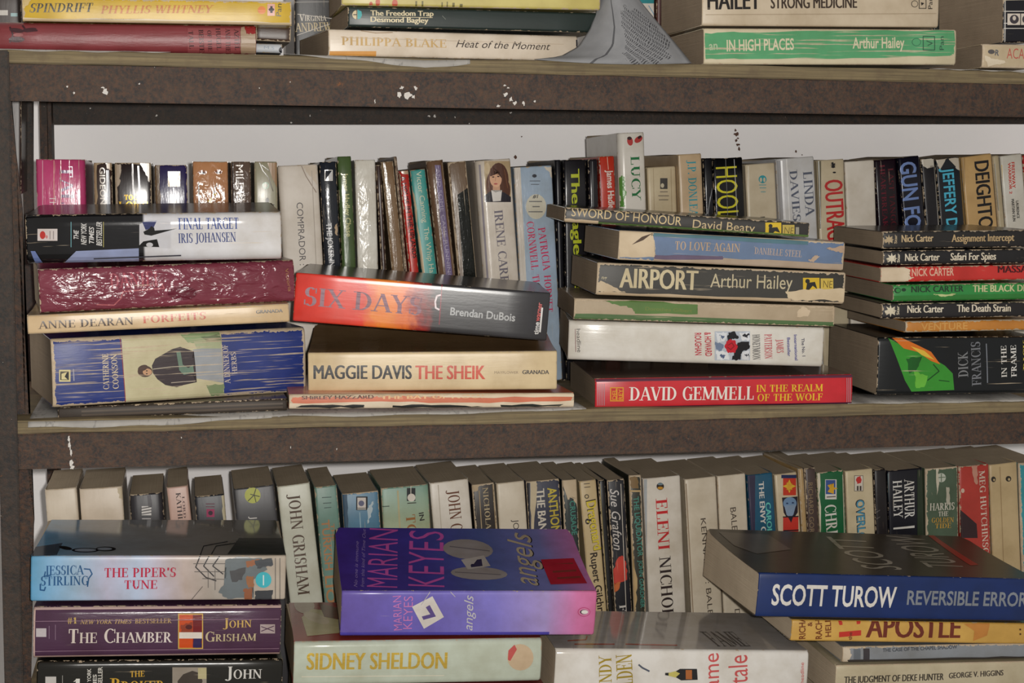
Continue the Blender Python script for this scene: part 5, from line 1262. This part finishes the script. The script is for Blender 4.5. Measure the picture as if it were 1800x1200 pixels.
std((1739, 816), (1788, 812), (1796, 1010), (1746, 1012), (204, 180, 138), 'tan paperback with two small round black marks on its head', G_LB, [EL((56, 50, 42), 1746, 842, 4, 5), EL((204, 180, 138), 1747, 843, 1.6, 2), EL((56, 50, 42), 1772, 841, 5, 5), EL((204, 180, 138), 1773, 842, 2, 2.4), LN((170, 144, 106), 1.2, (1757, 820), (1764, 1005))], wear=0.3, crease=0.2, **B)
std((1790, 813), (1836, 810), (1842, 1010), (1797, 1012), (66, 158, 170), 'scuffed turquoise paperback at the frame edge of the lower back row', G_LB, [], wear=1.1, crease=0.4, **B)

# ---------------------------------------------------------------- lower shelf, front stacks
lay([(62, 1163), (495, 1158), (496, 1262), (66, 1268)], (40, 39, 36), 'black paperback with gold and silver capitals under the plum one', G_LF, [
    T('THE', (229, 1189), (254, 1188), 11, GOLD, 'serif'), T('Broker', (193, 1213), (290, 1211), 23, GOLD, 'smallcaps'), RC((150, 140, 128), 303, 1172, 363, 1225), PG((70, 62, 56), (312, 1196), (322, 1184), (338, 1178), (352, 1182), (356, 1196), (348, 1224), (316, 1224)), RC((182, 172, 132), 348, 1173, 363, 1192), T('John', (395, 1192), (460, 1191), 22, (214, 212, 208), 'smallcaps'), T('Grisham', (395, 1222), (470, 1221), 22, (214, 212, 208), 'smallcaps'), RC((196, 192, 188), 80, 1188, 99, 1210), T('1', (128, 1218), (142, 1218), 28, (222, 220, 214), 'serif'), T('NEW YORK', (160, 1218), (160, 1174), 6, (214, 212, 206), 'b'), T('TIMES', (170, 1218), (170, 1184), 6, (214, 212, 206), 'b'), T('BESTSELLER', (180, 1222), (180, 1171), 7, (214, 212, 206), 'b'), LN((150, 148, 144), 1.2, (110, 1186), (110, 1215))], Y=0.001, rough=0.25, crease=0.28, wear=0.35, r=0.003, bulge=0.001)
lay([(57, 1067), (493, 1064), (494, 1151), (60, 1158)], (84, 58, 80), 'plum paperback with white serif capitals and a small orange picture', G_LF, [
    UV((206, 174, 166), 0, 1, 0.0, 0.055, wear=0), UV((206, 178, 172), 0, 1, 0.955, 1.0, wear=0), UV((196, 168, 160), 0, 0.008, 0, 1), T('#1', (119, 1095), (135, 1094), 11, (206, 176, 100), 'serif'), T('NEW YORK TIMES', (141, 1095), (232, 1094), 7.5, (196, 164, 110), 'serifi'), T('BESTSELLER', (237, 1094), (302, 1093), 8, (196, 164, 110), 'serif'), T('The Chamber', (121, 1128.5), (303, 1127), 26, (226, 214, 208), 'smallcaps'),
    RC((206, 170, 90), 313, 1077, 357, 1139), RC((206, 84, 42), 315, 1079, 355, 1137), RC((120, 40, 44), 339, 1079, 355, 1137), TORN((60, 50, 90), (340, 1112), (354, 1110), (354, 1136), (340, 1136), wear=0), TORN((150, 70, 50), (318, 1096), (338, 1092), (338, 1112), (318, 1114), wear=0), RC((226, 216, 206), 315, 1109, 355, 1120, rough=0.12, bump=0.6), EL((90, 40, 40), 332, 1100, 6, 4),
    T('John', (391, 1101.5), (442, 1100), 17, (206, 172, 100), 'smallcaps'), T('Grisham', (361, 1125.5), (450, 1124), 18, (226, 208, 170), 'smallcaps', metal=0.4, rough=0.2), RC((196, 188, 192), 64, 1102, 82, 1117), LN((130, 106, 126), 1.4, (87, 1098), (87, 1120)), LN((130, 106, 126), 1.4, (98, 1096), (98, 1122)), RC((176, 160, 160), 457, 1095, 483, 1111), LN((84, 58, 80), 1.5, (459, 1099), (481, 1107)), LN((84, 58, 80), 1.5, (459, 1107), (481, 1098)), LN((150, 120, 140), 1, (62, 1090), (490, 1086)), LN((150, 120, 140), 1, (62, 1143), (490, 1138))], Y=0.001, rough=0.22, bump=0.25, crease=0.2, wear=0.35, r=0.004, bulge=0.0022)
lay([(53, 978), (502, 975), (502, 1055), (55, 1056)], {'ax': 0, 'd': 0.10, 's': 24, 'r': [(0.0, (104, 168, 210)), (0.18, (158, 186, 214)), (0.3, (184, 184, 208)), (0.42, (176, 190, 214)), (0.5, (188, 182, 198)), (0.6, (186, 170, 164)), (0.72, (168, 160, 152)), (1.0, (182, 170, 156))]}, 'pale blue and lilac paperback with blue and red serif capitals, topmost of its stack', G_LF, [
    T('JESSICA', (78, 1010), (148, 1009), 17, (44, 94, 146), 'serif'), T('STIRLING', (72, 1028.5), (156, 1027.5), 17, (44, 94, 146), 'serif'), LN((44, 94, 146), 2.2, (148, 999), (158, 1000), (162, 1008), (156, 1016), (154, 1030)), LN((44, 94, 146), 2.2, (80, 1004), (78, 1012), (90, 1010)), LN((44, 94, 146), 2.4, (71, 1026), (71, 1036), (78, 1037), (80, 1031)), T("THE PIPER'S", (184, 1014), (309, 1013), 17, (190, 46, 76), 'serif'), T('TUNE', (219, 1034.5), (276, 1034), 16, (190, 46, 76), 'serif'),
    LN((60, 58, 60), 2, (352, 976), (344, 996), (362, 1014), (380, 1020)), LN((60, 58, 60), 2, (368, 976), (358, 994), (376, 1012)), LN((60, 58, 60), 2, (386, 977), (374, 994), (392, 1008)), LN((90, 86, 84), 1, (340, 990), (400, 990)), LN((90, 86, 84), 1, (342, 1004), (410, 1004)), LN((90, 86, 84), 1, (356, 1016), (412, 1018)), LN((90, 86, 84), 1, (366, 1000), (366, 1032)), LN((90, 86, 84), 1, (378, 1000), (378, 1036)), LN((90, 86, 84), 1, (336, 1054), (356, 1030)),
    TORN((112, 120, 124), (396, 984), (420, 978), (460, 980), (470, 1000), (440, 1020), (446, 1050), (400, 1052), (384, 1040), (400, 1016), wear=0), TORN((84, 84, 86), (404, 1002), (432, 996), (426, 1018), (408, 1022), wear=0), TORN((160, 104, 72), (432, 986), (456, 982), (452, 992), (434, 996), wear=0), TORN((160, 110, 78), (433, 1012), (446, 1012), (446, 1030), (436, 1032), wear=0), TORN((150, 96, 70), (428, 1034), (444, 1032), (442, 1054), (430, 1054), wear=0), TORN((74, 78, 84), (448, 984), (478, 980), (480, 992), (452, 998), wear=0), TORN((70, 72, 76), (448, 1038), (480, 1036), (478, 1054), (450, 1054), wear=0), LN((100, 96, 92), 1.2, (484, 980), (484, 1052)), LN((100, 96, 92), 1.2, (492, 980), (492, 1052)), EL((72, 182, 196), 463, 1018, 14), LN((226, 230, 230), 2, (463, 1010), (463, 1027)),
    PG((72, 84, 100), (56, 962), (110, 954), (100, 975), (54, 978), on='front'), EL((30, 32, 36), 115, 963, 12, 3, 10, on='front'), EL((30, 32, 36), 150, 967, 24, 4, on='front'), EL((150, 160, 176), 150, 967, 19, 2.6, on='front'), EL((30, 32, 36), 186, 965, 18, 4, on='front'), EL((150, 160, 176), 184, 965, 13, 2.4, on='front'), LN((40, 42, 46), 1.5, (352, 976), (358, 960), (400, 952), on='front'), LN((40, 42, 46), 1.5, (372, 974), (380, 960), (420, 954), on='front'), PG((64, 66, 64), (400, 974), (420, 946), (512, 946), (504, 974), on='front')],
    Y=0.0, yaw=1, rough=0.3, bump=0.06, crease=0.05, crough=0.09, wear=0.15, W=0.118, cover={'ax': 0, 'd': 0.1, 's': 24, 'r': [(0.0, (92, 150, 192)), (0.25, (130, 136, 144)), (0.7, (128, 122, 116)), (1.0, (92, 92, 84))]})
lay([(515, 1129), (950, 1121), (952, 1198), (517, 1206)], (194, 202, 186), 'pale green paperback with gold foil capitals under the purple one', G_LF, [
    T('SIDNEY SHELDON', (538, 1175.5), (785, 1173.5), 29, (226, 192, 88), 'bb', metal=0.5, rough=0.25, bump=0.5), EL((204, 180, 150), 914, 1154, 23), PG((196, 92, 88), (892, 1158), (893, 1142), (904, 1132), (908, 1140), (896, 1160)), LN((226, 220, 200), 1.5, (530, 1188), (780, 1186)),
    EL((190, 172, 152), 535, 1064, 18, 14, 10, on='front'), PG((196, 184, 140), (530, 1085), (548, 1070), (600, 1076), (600, 1112), (540, 1118), on='front'), EL((206, 190, 160), 556, 1086, 24, 8, 20, on='front'), PG((120, 84, 70), (560, 1060), (600, 1070), (600, 1090), (570, 1084), on='front')],
    Y=0.001, rough=0.22, bump=0.2, crease=0.05, wear=0.35, r=0.003, bulge=0.0016, cover=(150, 62, 58))
lay([(598, 1036), (1045, 1036), (1046, 1117), (600, 1118)], {'ax': 0, 'd': 0.04, 's': 18, 'r': [(0.0, (104, 88, 168)), (0.35, (110, 100, 184)), (0.6, (128, 120, 200)), (0.8, (166, 148, 204)), (0.93, (208, 120, 170)), (1.0, (206, 110, 156))]}, 'purple to pink paperback with a white tilted square on its spine and a lifted cover', G_LF, [
    UV((84, 76, 172), 0, 0.82, 0.0, 0.09), T('MARIAN', (707, 1106), (705, 1046), 14, (206, 128, 188), 'thin'), T('KEYES', (724, 1104), (726, 1047), 15, (206, 128, 188), 'thin'), PG((222, 216, 212), (724, 1065), (760, 1047), (780, 1083), (745, 1104)), PG((104, 88, 150), (748, 1066), (755, 1062), (766, 1082), (744, 1088), (741, 1082), (756, 1078)), LN((190, 184, 190), 1.2, (740, 1062), (756, 1040)), LN((190, 184, 190), 1.2, (792, 1040), (800, 1048)), T('angels', (830, 1107), (832, 1045), 15, (206, 204, 210), 'i'), EL((190, 70, 120), 1026, 1074, 11, 8), EL((214, 130, 172), 1026, 1074, 10, 7), EL((44, 34, 44), 1026, 1074, 7, 4), EL((236, 232, 228), 1027, 1074, 6, 3.4),
    T('MARIAN', (699, 1033), (699, 951), 54, (196, 92, 172), 'thin', on='front', hm=0.0225), T('KEYES', (782, 1032), (779, 954), 70, (196, 92, 172), 'thin', on='front', hm=0.027), T('No one is immune', (628, 1032), (630, 965), 5, (150, 130, 190), 'i', on='front', hm=0.0025), T('from this kind of Time Out', (640, 1032), (642, 950), 5, (150, 130, 190), 'i', on='front', hm=0.0025),
    EL((150, 142, 142), 822, 976, 44, 13, 3, on='front'), EL((150, 142, 142), 842, 1010, 50, 10, 2, on='front'), LN((110, 104, 110), 1.2, (790, 972), (860, 978), on='front'), LN((110, 104, 110), 1.2, (800, 1008), (880, 1012), on='front'), PG((176, 168, 164), (810, 990), (850, 984), (862, 999), (822, 1004), on='front'), PG((60, 56, 80), (826, 996), (836, 996), (838, 990), (846, 989), (848, 999), (828, 1001), on='front'),
    T('angels', (948, 1030), (932, 956), 44, (40, 38, 44), 'i', on='front', hm=0.0195), T('angels', (946, 1030), (930, 956), 44, (176, 160, 138), 'i', on='front', hm=0.0185), PG((166, 46, 60), (950, 990), (1008, 988), (1032, 1026), (968, 1028), on='front'), LN((126, 60, 56), 3, (966, 998), (1006, 996), on='front'), LN((126, 60, 56), 3, (972, 1008), (1012, 1006), on='front'), LN((126, 60, 56), 3, (980, 1018), (1020, 1016), on='front')],
    Y=0.0, yaw=2, pitch=7.0, rough=0.25, bump=0.06, crease=0.03, wear=0.12, r=0.002, bulge=0.001, curl=0.010, crough=0.16, cover={'ax': 0, 'd': 0.06, 's': 14, 'r': [(0.0, (66, 44, 132)), (0.35, (62, 56, 138)), (0.6, (76, 88, 146)), (0.85, (108, 108, 160)), (1.0, (176, 108, 160))]})
lay([(972, 1141), (1417, 1143), (1417, 1262), (974, 1260)], (226, 222, 216), 'thick glossy white paperback with red sideways script and a bottle picture', G_LF, [
    T('WENDY', (1074, 1232), (1074, 1150), 22, (206, 178, 70), 'serif', metal=0.6, rough=0.25), T('HOLDEN', (1112, 1232), (1110, 1148), 28, (206, 178, 70), 'serif', metal=0.6, rough=0.25), T('Fame', (1262, 1222), (1263, 1147), 28, (206, 92, 92), 's'), T('Fatale', (1312, 1226), (1313, 1150), 34, (206, 92, 92), 's'),
    PG((46, 46, 48), (1194, 1174), (1224, 1174), (1225, 1193), (1196, 1194), (1184, 1187), (1168, 1185), (1168, 1181), (1184, 1180)), PG((206, 196, 110), (1174, 1181), (1186, 1178), (1194, 1182), (1186, 1189), (1174, 1186)), RC((176, 106, 60), 1204, 1176, 1215, 1192), LN((90, 96, 110), 3, (1122, 1167), (1128, 1172), (1140, 1178)), T('headline', (1411, 1199), (1412, 1163), 6, (206, 92, 92), 's'),
    LN((176, 84, 66), 2, (998, 1126), (1030, 1124), (1032, 1118), on='front'), LN((176, 84, 66), 2, (1010, 1132), (1080, 1132), on='front'), LN((176, 84, 66), 2, (1100, 1132), (1190, 1134), on='front'), T('FAME', (1260, 1136), (1320, 1136), 20, (110, 104, 100), 'serif', on='front', hm=0.04)],
    Y=0.001, rough=0.14, bump=0.12, crease=0.0, wear=0.12, crough=0.09, r=0.003, bulge=0.0018, cover=(176, 170, 166))
lay([(1468, 1173), (1822, 1158), (1822, 1226), (1468, 1228)], (196, 184, 156), 'cream paperback with chipped black capitals at the bottom of the last lower stack', G_LF, [T('THE JUDGMENT OF DEKE HUNTER', (1483, 1200), (1658, 1194), 11, (62, 56, 50), 'bb'), T('GEORGE V. HIGGINS', (1667, 1191.5), (1763, 1186), 9, (70, 62, 56), 'bb')], Y=0.001, crease=0.2, wear=0.5)
lay([(1480, 1137), (1822, 1129), (1822, 1157), (1482, 1164)], (142, 146, 152), 'silver-grey paperback with a torn cream end under the yellow one', G_LF, [T('THE CASE OF THE CHAPEL SHADOW', (1551, 1145), (1682, 1139), 5.5, (72, 76, 84), 'b'), TORN((216, 202, 182), (1480, 1137), (1492, 1137), (1496, 1152), (1490, 1164), (1482, 1164), wear=0), RC((70, 66, 70), 1517, 1139, 1528, 1160), RC((112, 118, 126), 1500, 1140, 1512, 1160), TORN((66, 62, 60), (1490, 1159), (1640, 1156), (1822, 1152), (1822, 1158), (1490, 1165), wear=0)], Y=0.004, crease=0.3, wear=0.8)
lay([(1390, 1088), (1822, 1096), (1822, 1132), (1392, 1127)], (218, 174, 92), 'golden yellow paperback with dark red capitals under the dark blue one', G_LF, [
    T('APOSTLE', (1521, 1119.5), (1687, 1120.5), 36, (120, 56, 44), 'bb'), T('13', (1513, 1116), (1513, 1072), 40, (206, 62, 52), 'bb'), T('the', (1497, 1124), (1497, 1110), 6, (120, 56, 44), 'b'), T('RICHARD', (1415, 1122), (1415, 1066), 11, (126, 70, 40), 'b'), T('&', (1427, 1100), (1427, 1092), 8, (126, 70, 40), 'b'), T('RACHAEL', (1444, 1122), (1444, 1066), 11, (126, 70, 40), 'b'), T('HELLER', (1460, 1118), (1460, 1068), 10, (126, 70, 40), 'b'), PG((206, 140, 70), (1694, 1096), (1740, 1094), (1734, 1116), (1710, 1126), (1712, 1108)), RC((90, 60, 40), 1791, 1104, 1794, 1107), RC((90, 60, 40), 1791, 1112, 1794, 1115)], Y=0.003, crease=0.0, wear=0.2, rough=0.4, cover=(120, 110, 96))
lay([(1330, 1006), (1822, 1018), (1822, 1092), (1333, 1084)], (36, 54, 106), 'large dark blue paperback with white capitals and a black cover, grey page ends showing', G_LF, [
    T('SCOTT TUROW', (1355, 1062), (1573, 1066.5), 33, (232, 228, 222), 'b'), T('REVERSIBLE ERRORS', (1593, 1061.5), (1814, 1065), 22, (150, 156, 166), 'b', metal=0.3),
    T('SCOTT', (1588, 1002), (1516, 956), 60, (176, 166, 150), 's', on='front', hm=0.032), T('TUROW', (1699, 1000), (1619, 955), 60, (170, 160, 146), 's', on='front', hm=0.032), PG((176, 62, 52), (1630, 953), (1640, 953), (1720, 994), (1706, 995), on='front'), PG((112, 102, 92), (1262, 946), (1350, 950), (1390, 970), (1330, 976), (1290, 964), on='front')], Y=-0.004, yaw=-1, rough=0.42, crough=0.34, bump=0.05, crease=0.0, wear=0.08, cover=(78, 70, 60), W=0.125, curl=0.006)

# books at the foot of the lower stacks
for qd, c, lb in (([(70, 1274), (500, 1268), (500, 1394), (74, 1394)], (150, 60, 54), 'red paperback lying on the lower board under the black gold-lettered one'),
                  ([(520, 1212), (955, 1204), (955, 1388), (522, 1392)], (130, 60, 60), 'dark red book lying on the lower board under the pale green one'),
                  ([(974, 1268), (1418, 1266), (1418, 1374), (976, 1380)], (90, 100, 120), 'grey-blue book lying on the lower board under the glossy white one'),
                  ([(1470, 1234), (1822, 1231), (1822, 1362), (1472, 1368)], (170, 150, 110), 'tan book lying on the lower board under the cream one')):
    lay(qd, c, lb, G_LF, [], Y=0.002, wear=0.4)
